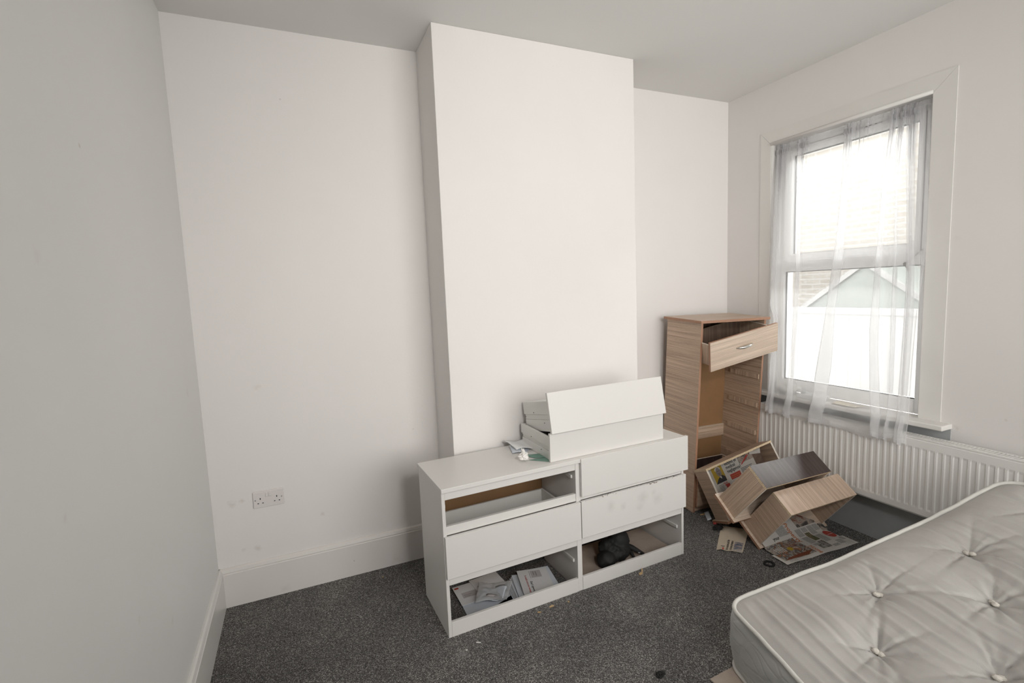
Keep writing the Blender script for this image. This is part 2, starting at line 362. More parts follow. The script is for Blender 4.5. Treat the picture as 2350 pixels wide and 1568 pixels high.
# thin grey sheet over the wall from the floor up to the sill
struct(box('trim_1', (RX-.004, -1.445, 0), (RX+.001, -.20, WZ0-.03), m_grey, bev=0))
def skirting(name, p0, p1, nrm, h=.207, mat_=None):
    prof = [(0, 0), (.020, 0), (.020, h-.030), (.017, h-.026), (.0185, h-.020), (.014, h-.006), (.007, h), (0, h)]
    d = Vector(p1)-Vector(p0); n = Vector(nrm); vs_ = []; fs = []; k = len(prof)
    for q in (Vector(p0), Vector(p1)):
        for a, z in prof: vs_.append(q+n*a+Vector((0, 0, z)))
    for i in range(k-1): fs.append((i, i+1, k+i+1, k+i))
    fs.append(tuple(range(k))); fs.append(tuple(range(2*k-1, k-1, -1)))
    return struct(mesh_obj(name, vs_, fs, mat_ or m_skirt))
skirting('baseboard_back', (0, 0, 0), (XA, 0, 0), (0, -1, 0))
skirting('baseboard_left', (0, RY, 0), (0, -.0005, 0), (1, 0, 0), mat_=m_gloss)
skirting('baseboard_chimney', (XA, -BD+.002, 0), (XA, -.021, 0), (-1, 0, 0), mat_=m_gloss)
# window: uPVC frame with a top-hung sash over a fixed pane
FX = 3.632
def frame_rects(y0, y1, z0, z1, w, x0, x1):   # y0 > y1
    return [((x0, y1, z0), (x1, y1+w[1], z1)), ((x0, y0-w[0], z0), (x1, y0, z1)), ((x0, y1+w[1], z0), (x1, y0-w[0], z0+w[2])), ((x0, y1+w[1], z1-w[3]), (x1, y0-w[0], z1))]
win = struct(boxes('window_1', frame_rects(WY0, WY1, WZ0, WZ1, (.058, .060, .080, .036), FX, FX+.07) + [((FX, WY1+.06, 1.629), (FX+.07, WY0-.058, 1.700))], m_upvc, bev=.003))
sash = boxes('window_sash', frame_rects(WY0-.060, WY1+.062, 1.702, 2.467, (.056, .027, .047, .061), FX-.012, FX+.05), m_upvc, win, bev=.004)
boxes('window_bead', frame_rects(WY0-.058, WY1+.060, .870, 1.629, (.004,)*4, FX+.022, FX+.034) + frame_rects(WY0-.116, WY1+.089, 1.749, 2.406, (.0035,)*4, FX+.016, FX+.030), m_gasket, win, bev=0)
box('window_pane', (FX+.030, WY1+.06, .870), (FX+.034, WY0-.058, 1.63), m_glass, win, bev=0)
box('window_pane', (FX+.030, WY1+.088, 1.748), (FX+.034, WY0-.115, 2.407), m_glass, win, bev=0)
hb = bmesh.new(); bx(hb, FX-.024, -.895, 1.700, FX-.012, -.855, 1.722, bev=.004); bx(hb, FX-.040, -.885, 1.704, FX-.022, -.873, 1.716, bev=.003); bx(hb, FX-.046, -.945, 1.702, FX-.034, -.868, 1.716, bev=.004)
bm_obj('window_handle', hb, m_upvc, win)
tube('window_restrictor', [(FX-.014, -1.255, 1.716), (FX-.024, -1.215, 1.672), (FX-.022, -1.172, 1.640)], .0022, m_steel, win)
tube('window_restrictor', [(FX-.022, -1.168, 1.642), (FX-.026, -1.186, 1.622), (FX-.024, -1.198, 1.597)], .0075, m_steel, win)
box('window_drain_cap', (FX-.004, -1.282, .812), (FX, -1.274, .820), m_dark, win, bev=.001)
fill_win = struct(boxes('added_fill_window', [((QX0, RY-.10, QZ0), (QX0+.05, RY-.04, QZ1)), ((QX1-.05, RY-.10, QZ0), (QX1, RY-.04, QZ1)), ((QX0+.05, RY-.10, QZ0), (QX1-.05, RY-.04, QZ0+.05)), ((QX0+.05, RY-.10, QZ1-.05), (QX1-.05, RY-.04, QZ1)), ((QX0+.75, RY-.10, QZ0+.05), (QX0+.80, RY-.04, QZ1-.05)), ((QX1-.80, RY-.10, QZ0+.05), (QX1-.75, RY-.04, QZ1-.05))], m_upvc, bev=.003))  # invented window, out of view, lets in fill light from behind the camera
box('window_pane', (QX0+.05, RY-.072, QZ0+.05), (QX1-.05, RY-.068, QZ1-.05), m_glass, fill_win, bev=0)
# architrave with mitred corners, sill board
def architrave():
    bm = bmesh.new(); o0, o1, zt = -.268, -1.398, 2.598
    def seg(pts):
        a = [bm.verts.new((RX-.005, p[0], p[1])) for p in pts]; b = [bm.verts.new((RX+.0005, p[0], p[1])) for p in pts]
        bm.faces.new(a); bm.faces.new(b[::-1])
        for i in range(4): bm.faces.new((a[i], b[i], b[(i+1) % 4], a[(i+1) % 4]))
    g = .0006
    seg([(o0, WZ0), (WY0, WZ0), (WY0, WZ1-g), (o0, zt-g)]); seg([(o1, WZ0), (o1, zt-g), (WY1, WZ1-g), (WY1, WZ0)])
    seg([(o0-g, zt), (WY0-g, WZ1), (WY1+g, WZ1), (o1+g, zt)])
    return bm_obj('trim_2', bm, m_gloss)
struct(architrave())
tube('trim_3', [(RX-.006, WY0, WZ1+.004), (RX-.006, WY1, WZ1+.004)], .011, m_gloss)['kind'] = 'structure'
struct(boxes('trim_4', [((RX, WY1-.001, WZ0), (FX+.001, WY1+.004, WZ1)), ((RX, WY0-.004, WZ0), (FX+.001, WY0+.001, WZ1)), ((RX, WY1, WZ1-.004), (FX+.001, WY0, WZ1+.001))], m_gloss, bev=0))
sb = bmesh.new(); bx(sb, 3.470, -1.448, .762, FX+.002, -.235, .790, bev=.007, seg=3)
struct(bm_obj('trim_5', sb, m_gloss))
# ------------------------------------------------------------------ outside
struct(box('wall_neighbour', (8.0, -9, -.4), (8.3, 10, 4.1), m_brick, bev=0))
struct(box('ground', (3.9, -9, -.5), (12, 10, -.4), m_ground, bev=0))
fb = bmesh.new()
for k in range(64): bx(fb, 5.6, -3.4+k*.125, -.4, 5.62, -3.4+k*.125+.1235, 1.235+.0*(k % 2))
bx(fb, 5.585, -3.4, 1.20, 5.64, 4.6, 1.262)
fo = bm_obj('garden_fence', fb, m_fence); fo.rotation_euler = (0, 0, radians(0))
tag(fo, 'pale close-board garden fence outside the window, in front of the brick house wall', 'fence')
shed = empty('garden_shed', T(6.9, 1.0, -.4), 'pale green gabled shed roof rising behind the garden fence outside the window', 'shed')
pr = [(-.75, 0), (.75, 0), (.75, 1.60), (-.02, 2.15), (-.75, 1.62)]
v = [(0, a, z) for a, z in pr]+[(.9, a, z) for a, z in pr]
mesh_obj('shed_body', v, [(0,1,2,3,4), (9,8,7,6,5)]+[(i, (i+1) % 5, 5+(i+1) % 5, 5+i) for i in range(5)], m_shedg, shed)
for sgn in (1, -1):
    a, b = ((-.02, 2.16), (.80, 1.575)) if sgn > 0 else ((-.02, 2.16), (-.80, 1.59))
    mesh_obj('barge_board', [(-.03, a[0], a[1]+.02), (-.03, b[0], b[1]+.02), (-.03, b[0], b[1]-.05), (-.03, a[0], a[1]-.05), (0, a[0], a[1]+.02), (0, b[0], b[1]+.02), (0, b[0], b[1]-.05), (0, a[0], a[1]-.05)],
             [(0,1,2,3), (7,6,5,4), (0,4,5,1), (1,5,6,2), (2,6,7,3), (3,7,4,0)], m_fence, shed)
# ------------------------------------------------------------------ made-up fixture for the fill spot (unseen, behind the camera)
cl = empty('added_fill_fixture', T(LIGHT_POS[0], LIGHT_POS[1]-.02, RZ), 'added unseen fill spotlight, white, on a short stem under the ceiling behind the viewpoint', 'lamp')
tube('base_plate', [(0, 0, 0), (0, 0, -.02)], .05, m_plastic, cl, 24)
tube('stem', [(0, 0, -.02), (0, -.10, -.40)], .008, m_plastic, cl)
tube('lamp_head', [(.02, -.22, -.40), (.0, -.13, -.45)], [.045, .075], m_plastic, cl, 24)
# ------------------------------------------------------------------ radiator
RF, RW0, RW1, RB, RT = 3.441, -.378, -1.98, .285, .710
rad = empty('radiator', T(RX, (RW0+RW1)/2, RB), 'long white ribbed panel radiator on the wall beneath the window', 'radiator')
ry = (RW0+RW1)/2
def radiator():
    pitch = .03455; n = int((RW0-RW1-.05)/pitch); y_s = RW0-.025
    zs = [RB-.0, RB+.010, RB+.040, RB+.052, RT-.062, RT-.050, RT-.012, RT]
    vs_, fs = [], []; cols = []
    cols.append(RW0); cols.append(y_s)
    for k in range(n):
        y = y_s-k*pitch
        cols += [y-.004, y-.0095, y-.0250, y-.0305]
    cols += [y_s-n*pitch, RW1]
    def depth(ci, z):
        groove = ci >= 2 and ci < 2+4*n and ((ci-2) % 4) in (1, 2)
        d = 0
        if groove:
            t = smoothstep(RB+.040, RB+.052, z)*(1-smoothstep(RT-.062, RT-.050, z)); d = .0027*t
        if z <= RB+.001 or z >= RT-.001: d = .006
        return d
    for z in zs:
        for ci, y in enumerate(cols): vs_.append((RF+depth(ci, z)-RX, y-ry, z-RB))
    m = len(cols)
    for a in range(len(zs)-1):
        for c in range(m-1):
            k = a*m+c; fs.append((k, k+1, k+m+1, k+m))
    return mesh_obj('front_panel', vs_, fs, m_rad, rad)
fp = radiator(); md = fp.modifiers.new('thick', 'SOLIDIFY'); md.thickness = .002; md.offset = -1
box('back_panel', (RF+.062-RX, RW1-ry, 0), (RF+.070-RX, RW0-ry, RT-RB-.004), m_rad, rad)
tb = bmesh.new()                                     # top grille: rails and curved louvres
X0, X1 = RF+.002-RX, RF+.072-RX
bx(tb, X0-.002, RW1-ry, RT-RB-.006, X0+.012, RW0-ry, RT-RB+.003, bev=.001); bx(tb, X1-.008, RW1-ry, RT-RB-.006, X1, RW0-ry, RT-RB+.003)
k = 0; y = RW0-.02
while y > RW1+.02:
    pts = [(X0+.010, y-ry), (X0+.026, y-.006-ry), (X0+.045, y-.009-ry), (X1-.006, y-.010-ry)]
    for (xa, ya), (xb, yb) in zip(pts, pts[1:]):
        vv = [tb.verts.new(p) for p in ((xa, ya, RT-RB+.001), (xb, yb, RT-RB+.001), (xb, yb-.0065, RT-RB+.001), (xa, ya-.0065, RT-RB+.001), (xa, ya, RT-RB-.003), (xb, yb, RT-RB-.003), (xb, yb-.0065, RT-RB-.003), (xa, ya-.0065, RT-RB-.003))]
        for f in ((0,1,2,3), (0,4,5,1), (2,6,7,3), (7,6,5,4)): tb.faces.new([vv[i] for i in f])
    y -= .0155
bm_obj('top_grille', tb, m_rad, rad)
box('side_panel', (RF+.004-RX, RW0-ry-.001, 0), (RF+.070-RX, RW0-ry+.001, RT-RB), m_rad, rad, bev=0)
box('side_panel', (RF+.004-RX, RW1-ry-.001, 0), (RF+.070-RX, RW1-ry+.001, RT-RB), m_rad, rad, bev=0)
box('convector_fins', (RF+.02-RX, RW1-ry+.02, .03), (RF+.055-RX, RW0-ry-.02, RT-RB-.05), m_grey, rad, bev=0)
for yy in (-.70, -1.75): box('wall_bracket', (RF+.070-RX, yy-ry-.015, .05), (-.0045, yy-ry+.015, RT-RB-.05), m_rad, rad, bev=0)
# ------------------------------------------------------------------ double wall socket
so = empty('wall_socket', T(.187, 0, .495), 'white double plug socket on the alcove wall above the skirting board', 'socket')
box('faceplate', (0, -.0095, 0), (.146, 0, .086), m_plastic, so, bev=.003, seg=3)
for x0 in (.0593, .0738): 
    b_ = box('rocker_switch', (x0, -.0125, .055), (x0+.0130, -.009, .078), m_plastic, so, bev=.0015)
for cx in (.034, .112):
    boxes('pin_holes', [((cx-.0022, -.0102, .044), (cx+.0022, -.0090, .053)), ((cx-.0148, -.0102, .0225), (cx-.0078, -.0090, .0265)), ((cx+.0078, -.0102, .0225), (cx+.0148, -.0090, .0265))], m_dark, so, bev=0)
for cx in (.0105, .1355): tube('screw', [(cx, -.0090, .043), (cx, -.0102, .043)], .003, m_steel, so, 12)
box('rear_frame', (.002, -.004, .004), (.144, .001, .089), m_plastic, so, bev=.001)
# ------------------------------------------------------------------ white chest of six drawers (dresser)
DM = Matrix.Translation((1.0047, -.7604, 0)) @ Matrix.Rotation(.0398, 4, 'Z')
DW, DH, DD = 1.437, .713, .372
dr = empty('dresser', DM, 'long low white dresser with gaps where drawers are missing, standing against the chimney breast', 'dresser')
box('side_panel', (-.010, 0, 0), (.006, DD, DH-.020), m_white, dr); box('side_panel', (1.421, 0, 0), (1.437, DD, DH-.020), m_white, dr)
box('top_panel', (-.012, -.010, DH-.020), (1.440, DD+.018, DH), m_white, dr, bev=.002, seg=2)
box('divider', (.701, .002, 0), (.729, DD-.01, DH-.0205), m_white, dr)
hb_ = box('back_panel', (.006, DD-.008, .02), (1.421, DD-.002, DH-.021), m_hard, dr, bev=0); hb_['label'] = 'brown hardboard back'
for x0, x1 in ((.0065, .7005), (.7295, 1.4205)):
    box('top_rail', (x0, .003, .655), (x1, .021, DH-.0205), m_white, dr)
    box('plinth', (x0, .0, .0), (x1, .016, .072), m_white, dr)
    box('cross_rail', (x0, .002, .250), (x1, .020, .293), m_white, dr)
    box('cross_rail', (x0, .004, .490), (x1, .022, .530), m_white, dr)
    for z in (.15, .385, .605):
        bm = bmesh.new(); bx(bm, x1-.010, .03, z, x1, DD-.03, z+.018, bev=.003, seg=2); bm_obj('drawer_runner', bm, m_whitein, dr)
        bm = bmesh.new(); bx(bm, x0, .03, z, x0+.010, DD-.03, z+.018, bev=.003, seg=2); bm_obj('drawer_runner', bm, m_whitein, dr)
def inner_drawer(par, x0, x1, z0, z1, fx0, fx1, fz0, fz1, wear=False):
    d = boxes('drawer', [((fx0, -.018, fz0), (fx1, -.0005, fz1))], [m_wornf if wear else m_white], par, bev=.0012)
    boxes('drawer_box', [((x0, .0, z0), (x0+.012, .335, z1)), ((x1-.012, .0, z0), (x1, .335, z1)), ((x0+.012, .323, z0), (x1-.012, .335, z1)), ((x0+.012, 0, z0), (x1-.012, .323, z0+.006))], m_whitein, d, bev=.0008)
    return d
def wornf():
    m, nt, N, Lk, B = mat('chipped_white_board'); v = tc(N, Lk); c0 = (.70,.68,.655)
    spots = [((.905, -.018, .425), .05), ((.985, -.018, .405), .035), ((1.12, -.018, .42), .06), ((1.20, -.018, .435), .03), ((1.22, -.018, .395), .06), ((1.10, -.018, .375), .04)]
    n = nz(N, Lk, v, 28, 4, .6); tot = None
    for p, r in spots:
        d = N.new('ShaderNodeVectorMath'); d.operation = 'DISTANCE'; Lk.new(v, d.inputs[0]); d.inputs[1].default_value = p
        a = math_(N, Lk, 'SUBTRACT', 1.0, math_(N, Lk, 'DIVIDE', d.outputs['Value'], r), True); b = math_(N, Lk, 'MULTIPLY', math_(N, Lk, 'SUBTRACT', math_(N, Lk, 'MULTIPLY', a, n), .12, True), 2.5, True)
        tot = b if tot is None else math_(N, Lk, 'MAXIMUM', tot, b)
    c = mixc(N, Lk, math_(N, Lk, 'MULTIPLY', tot, .28), c0, (.40,.38,.35))
    s = N.new('ShaderNodeSeparateXYZ'); Lk.new(v, s.inputs[0])
    edge = math_(N, Lk, 'GREATER_THAN', s.outputs[2], .4855)
    ch = math_(N, Lk, 'MULTIPLY', edge, math_(N, Lk, 'GREATER_THAN', nz(N, Lk, v, 42, 3, .7), .60))
    c = mixc(N, Lk, ch, c, (.16,.12,.10)); Lk.new(c, B.inputs['Base Color']); B.inputs['Roughness'].default_value = .4; return m
m_wornf = wornf()
inner_drawer(dr, .020, .688, .305, .447, -.007, .716, .291, .488)
inner_drawer(dr, .742, 1.408, .305, .447, .7205, 1.438, .294, .490, True)
inner_drawer(dr, .742, 1.408, .535, .648, .7245, 1.454, .514, .7135)
bp = box('base_panel', (.737, .020, .004), (1.405, .350, .016), m_mdf, dr); bp['label'] = 'loose pale base board'
# two white drawers stacked on the dresser
def malm_box(par, w, d, h, front, ins=(.012, .012)):
    x0, x1 = ins[0], w-ins[1]
    for a, b in ((x0, x0+.013), (x1-.013, x1)):
        L = [((a, .0005, h*.56), (b, d, h)), ((a, .0005, 0), (b, d-.012, h*.38)), ((a+.005 if a < .1 else a, .0005, h*.38), (b if a < .1 else b-.005, d-.006, h*.56))]
        boxes('drawer_side', L, m_whitein, par, bev=.0012)
    box('drawer_back', (x0+.013, d-.013, .004), (x1-.013, d, h-.004), m_whitein, par)
    box('drawer_base', (x0+.013, .0005, .008), (x1-.013, d-.013, .013), m_whitein, par, bev=0)
    for a in (x0-.0006, x1+.0006):
        for yy, zz in ((.10, h*.28), (.21, h*.62), (d-.02, h*.48)):
            tube('screw_hole', [(a-.0006, yy, zz), (a+.0006, yy, zz)], .0026, m_dark, par, 8)
    box('drawer_front', front[0], front[1], m_white, par, bev=.0015)
lo = empty('loose_drawer', DM @ T(.571, .041, DH+.0006) @ Matrix.Rotation(-.014, 4, 'Z'), 'white drawer lying flat on top of the dresser, under the tilted one', 'drawer', 'white drawers stacked on the dresser')
malm_box(lo, .730, .333, .120, ((0, -.016, 0), (.730, 0, .146)))
up = empty('loose_drawer', DM @ T(.577, .030, .862) @ Matrix.Rotation(-.006, 4, 'Z') @ Matrix.Rotation(radians(-11.5), 4, 'X'), 'white drawer with a wide front panel, tilted back on top of the other white drawer', 'drawer', 'white drawers stacked on the dresser')
malm_box(up, .733, .330, .157, ((-.004, -.026, -.004), (.733, -.009, .202)), (.030, .044))
# ------------------------------------------------------------------ papers on the dresser top
def sheet(name, corners, zf, mats, nu=14, nv=10, parent=None, th=.0006, M_=None):
    c = [Vector((*p, 0)) for p in corners]; vs_, fs = [], []
    for j in range(nv+1):
        for i in range(nu+1):
            a, b = i/nu, j/nv; p = (c[0]*(1-a)+c[1]*a)*(1-b)+(c[3]*(1-a)+c[2]*a)*b; p.z = zf(a, b); vs_.append(p)
    for j in range(nv):
        for i in range(nu): k = j*(nu+1)+i; fs.append((k, k+1, k+nu+2, k+nu+1))
    o = mesh_obj(name, vs_, fs, mats, parent, smooth=True); md = o.modifiers.new('t', 'SOLIDIFY'); md.thickness = th; md.offset = 1
    if M_ is not None: o.matrix_world = M_
    return o
H0 = DH+.001
tag(sheet('folded_letter', [(.468, .250), (.575, .215), (.585, .335), (.500, .352)], lambda a, b: H0+.001+.010*b+.006*sin(a*5), m_paperb, M_=DM), 'bluish white folded letter lying on the dresser, lower of the two beside the drawers', 'letter')
tag(sheet('folded_letter', [(.500, .262), (.600, .232), (.600, .372), (.478, .372)], lambda a, b: H0+.012+.018*b+.010*sin(a*4+b*2)*(1-a*.5), m_paperw, M_=DM), 'white unfolded letter lying on top of the bluish one beside the stacked drawers', 'letter')
for i, (cs, zz, lb) in enumerate((([(.497, .115), (.575, .035), (.620, .045), (.600, .100)], .0, 'green card lowest of the two, sticking out from under the stacked drawer'), ([(.505, .190), (.535, .120), (.605, .090), (.600, .160)], .0022, 'dark green card partly tucked under the side of the stacked drawer'))):
    tag(sheet('green_card', cs, lambda a, b: H0+zz+.0004, m_green, M_=DM, th=.0012), lb, 'card', 'green cards on the dresser')
def crumple(name, loc, r, m, label, cat, sc=(1, 1, 1), seed=0, amp=.45, fr=2.2, M_=None, n=3):
    bm = bmesh.new(); bmesh.ops.create_icosphere(bm, subdivisions=n, radius=1)
    for v_ in bm.verts:
        p = v_.co.copy(); q = p*fr+Vector((seed*7.3, seed*1.7, seed)); d = 1+amp*noise.noise(q)+amp*.5*abs(noise.noise(q*2.7))
        v_.co = Vector((p.x*sc[0], p.y*sc[1], p.z*sc[2]))*r*d
    mz = min(v_.co.z for v_ in bm.verts)
    for v_ in bm.verts: v_.co.z -= mz
    o = bm_obj(name, bm, m, smooth=(n > 3)); o.matrix_world = (M_ or Matrix())@T(*loc); return tag(o, label, cat)
crumple('tissue', (.468, .118, H0), .022, m_tissue, 'crumpled white tissue on the dresser top beside the green cards', 'tissue', (1.1, .8, .8), 3, M_=DM, amp=.6)
crumple('tissue', (.482, .150, H0), .013, m_tissue, 'small upright twist of white tissue behind the crumpled tissue on the dresser', 'tissue', (.7, .7, 1.7), 5, M_=DM, amp=.6)
# ------------------------------------------------------------------ post in the lower left compartment
def envelope(name, x, y, z, ang, w, h, m, label, group, decor=0, tilt=0.0, tx=0.0):
    Mx = DM @ T(x, y, z) @ Matrix.Rotation(ang, 4, 'Z') @ Matrix.Rotation(tilt, 4, 'Y') @ Matrix.Rotation(tx, 4, 'X')
    pg = Page(lambda u, v, l: (u, v, .0015+l), [m])
    bm_v = [(0,0,0), (w,0,0), (w,h,0), (0,h,0)]
    pg.rect(0, 0, w, h, m, 0, 6, 4)
    pg.poly([(0, 0), (0, h), (0, h), (0, 0)], m, 0)
    pg.f.pop(); pg.mi.pop(); pg.v = pg.v[:-4]; pg.uv = pg.uv[:-4]
    if decor == 1:
        pg.rect(w*.08, h*.42, w*.36, h*.76, m_window_film, .0003, 1, 1); pg.rect(w*.12, h*.50, w*.26, h*.53, m_skin, .0006, 1, 1); pg.rect(w*.12, h*.58, w*.30, h*.61, m_skin, .0006, 1, 1)
        pg.rect(w*.07, h*.38, w*.37, h*.39, m_skin, .0006, 1, 1)
        pg.text("It could cost you money", w*.24, h*.20, .0155, m_red); pg.text("Don't ignore.", w*.50, h*.32, .0165, m_ink)
        pg.rect(w*.86, h*.84, w*.95, h*.95, m_skin, .0003, 1, 1); pg.rect(w*.88, h*.86, w*.93, h*.93, m_lightink, .0006, 1, 1)
    if decor == 2:
        pg.rect(w*.12, h*.30, w*.52, h*.58, m_window_film, .0003, 1, 1); pg.rect(w*.03, h*.84, w*.13, h*.92, m_red, .0003, 1, 1)
        pg.rect(w*.16, h*.36, w*.30, h*.38, m_skin, .0006, 1, 1); pg.rect(w*.16, h*.43, w*.34, h*.45, m_skin, .0006, 1, 1)
    if decor == 3: pg.rect(w*.10, h*.20, w*.48, h*.46, m_window_film, .0003, 1, 1)
    n0 = len(pg.v)
    for p in ((0,0), (w,0), (w,h), (0,h)): pg.v.append((p[0], p[1], 0)); pg.uv.append(p)
    for p in ((0,0), (w,0), (w,h), (0,h)): pg.v.append((p[0], p[1], .0015)); pg.uv.append(p)
    pg.f.append((n0+3, n0+2, n0+1, n0)); pg.mi.append(0)
    for i in range(4): pg.f.append((n0+i, n0+(i+1) % 4, n0+4+(i+1) % 4, n0+4+i)); pg.mi.append(0)
    o = pg.build(name); o.matrix_world = Mx; return tag(o, label, 'envelope', group)
G1 = 'envelopes in the fanned stack in the dresser'
for k in range(8):
    envelope('envelope', .375+.009*k+.004*random.random(), .222+.006*k, .003+.0035*k, radians(-96-1.1*k+random.uniform(-1.5, 1.5)), .195, .150 if k % 2 else .145, [m_paperw, m_paperb][k % 2],
             ['white envelope at the very bottom of the fanned stack in the dresser', 'bluish envelope second from the bottom of the fanned stack', 'white envelope third from the bottom of the fanned stack', 'bluish envelope fourth from the bottom of the fanned stack', 'white envelope in the middle of the fanned stack', 'bluish envelope just above the middle of the fanned stack', 'white envelope two below the printed one in the fanned stack', 'bluish envelope directly below the top of the fanned stack'][k], G1, 0)
envelope('envelope', .535, .262, .033, radians(-101), .215, .120, m_paperb, 'plain pale envelope sticking out to the right under the printed top envelope', G1, 0)
envelope('envelope', .474, .272, .038, radians(-106), .228, .165, m_paperw, 'white envelope with red and black printed warning, top of the fanned stack in the dresser', G1, 1)
G2 = 'loose letters at the left of the dresser compartment'
envelope('envelope', .118, .090, .003, radians(-3), .245, .255, m_paperb, 'large bluish envelope lying at the bottom left of the dresser compartment', G2, 0)
envelope('envelope', .120, .180, .008, radians(-1), .225, .162, m_paperw, 'white window envelope with a small red mark at the left of the compartment', G2, 2, tx=radians(1.5))
envelope('envelope', .230, .225, .014, radians(3), .165, .130, m_paperw, 'white letter lying at the back left of the dresser compartment', G2, 3)
envelope('envelope', .285, .050, .003, radians(20), .130, .055, m_paperw, 'white letter edge showing below the clear plastic mailer', G2, 0)
def poly_mailer():
    cs = [(.175, .135), (.330, .095), (.418, .205), (.262, .292)]
    o = sheet('plastic_mailer', cs, lambda a, b: .030+.007*sin(a*5+b*3)+.004*abs(noise.noise(Vector((a*4, b*4, 2))))*2, m_poly, 24, 18, M_=DM, th=.0008)
    tag(o, 'crumpled clear plastic mailer lying on the letters at the left of the compartment', 'mailer')
    ins = sheet('insert_letter', [(.188, .140), (.315, .108), (.380, .190), (.262, .250)], lambda a, b: .027+.010*sin(a*6+b*3)*.9, m_paperb, 12, 8, th=.0006); ins.parent = o
    pr2 = sheet('address_window', [(.225, .135), (.290, .120), (.315, .150), (.250, .168)], lambda a, b: .0285+.0085*sin(a*3+1.2), m_window_film, 6, 4, th=.0004); pr2.parent = o
poly_mailer()
# black crumpled garment in the lower right compartment
def garment():
    g = empty('black_garment', DM @ T(1.03, .14, .017), 'black crumpled garment on the pale board in the lower right dresser compartment', 'garment')
    bm = bmesh.new(); bmesh.ops.create_icosphere(bm, subdivisions=5, radius=1)
    lobes = [((.058, .02, .088), (.064, .055, .062)), ((-.020, .02, .058), (.052, .050, .055)), ((.02, 0, .035), (.090, .06, .05)), ((-.070, -.03, .03), (.055, .05, .045))]
    for v_ in bm.verts:
        d = v_.co.normalized(); best = 0
        # push each direction out to the farthest lobe it meets
        for k in range(40):
            s = .15*k/40
            p = Vector((0, .005, .035))+d*s
            if any(((p.x-c[0])/r[0])**2+((p.y-c[1])/r[1])**2+((p.z-c[2])/r[2])**2 < 1 for c, r in lobes): best = s
        p = Vector((0, .005, .035))+d*(best+.004+.008*noise.noise(d*3)+.003*noise.noise(d*8)); p.z = max(p.z, .001); v_.co = p
    bm_obj('cloth', bm, m_black, g, smooth=True)
    v_, f_ = tube_mesh([(.095, .0, .055), (.125, -.02, .040), (.150, -.045, .024), (.170, -.07, .012)], [.017, .016, .012, .008], 10); s_ = mesh_obj('strap', v_, f_, m_black, g, smooth=True)
    v_, f_ = tube_mesh([(.10, -.01, .040), (.105, -.04, .020), (.10, -.07, .010)], [.010, .010, .006], 8); mesh_obj('strap', v_, f_, m_black, g, smooth=True)
    l_ = box('care_label', (.140, -.060, .022), (.158, -.050, .024), m_paperw, g, bev=0); l_['label'] = 'small white sewn-in label'
garment()
# ------------------------------------------------------------------ tall wood-effect chest
CR = ((0.9993, 0.0356, 0.0107), (-0.0351, 0.9981, -0.05), (-0.0124, 0.0496, 0.9987))
CM = pose((2.861, -.338, .004), CR)
CW, CD, CH = .570, .332, 1.330
ch = empty('chest_of_drawers', CM, 'tall narrow wood-effect chest of drawers leaning forward in the corner, most drawers missing', 'chest of drawers')
def panel(name, a, b, m, edge, parent, eax, bev=.0006):
    """a board: faces in m, the thin edges in edge; eax = axis of thickness"""
    bm = bmesh.new(); bx(bm, *a, *b); bm.normal_update()
    for f in bm.faces:
        n = f.normal; f.material_index = 0 if abs(n[eax]) > .5 else 1
    return bm_obj(name, bm, [m, edge], parent)
panel('side_panel', (0, 0, 0), (.016, CD, CH-.018), wy, m_edge, ch, 0)
panel('side_panel', (CW-.016, 0, 0), (CW, CD, CH-.018), wy, m_edge, ch, 0)
panel('top_panel', (-.018, -.018, CH-.017), (CW+.018, CD+.020, CH), wx, m_edge, ch, 2)
panel('back_panel', (.016, CD-.008, .03), (CW-.016, CD-.003, CH-.018), m_hard, m_hard, ch, 1)
panel('back_rail', (.016, CD-.024, .385), (CW-.016, CD-.008, .475), wx, m_edgew, ch, 1)
panel('upper_back_board', (.016, CD-.024, 1.10), (CW-.016, CD-.009, CH-.020), m_wood_in, m_edge, ch, 1)
panel('plinth', (.0165, .012, 0), (CW-.0165, .026, .045), wx, m_edge, ch, 1)
for z in (.255, .475, .680, .888, 1.09):
    for xa, xb in ((CW-.024, CW-.016), (.016, .024)):
        panel('drawer_runner', (xa, .014, z), (xb, .270, z+.034), wz, wz, ch, 0)
def bow_handle(par, cx, cz):
    path = []; R_ = []
    for k in range(13):
        a = k/12; path.append((cx-.068+.136*a, -.0165-.028*sin(pi*a)**.7, cz-.002+.004*sin(pi*a))); R_.append(.004+.0055*sin(pi*a))
    v_, f_ = tube_mesh(path, R_, 10); hh = mesh_obj('handle', v_, f_, m_metal, par, smooth=True); hh['label'] = 'silver bow handle'
def wood_drawer(par, w, d, h, o, ozb, ozt, side=wy, backm=wz, frontm=wfront, back_edge=m_chipb, handle=False, side_edge=m_edgew, lined=None):
    t = .012
    p1 = panel('drawer_side', (0, 0, 0), (t, d-.013, h), side, side_edge, par, 0); panel('drawer_side', (w-t, 0, 0), (w, d-.013, h), side, side_edge, par, 0)
    panel('drawer_back', (0, d-.0125, 0), (w, d, h), backm, back_edge, par, 1)
    panel('drawer_base', (t, 0, .003), (w-t, d-.013, .007), m_wood_in if lined is None else lined, m_hard, par, 2)
    fr = panel('drawer_front', (-o, -.0165, -ozb), (w+o, -.0005, h+ozt), frontm, m_edge, par, 1)
    return fr
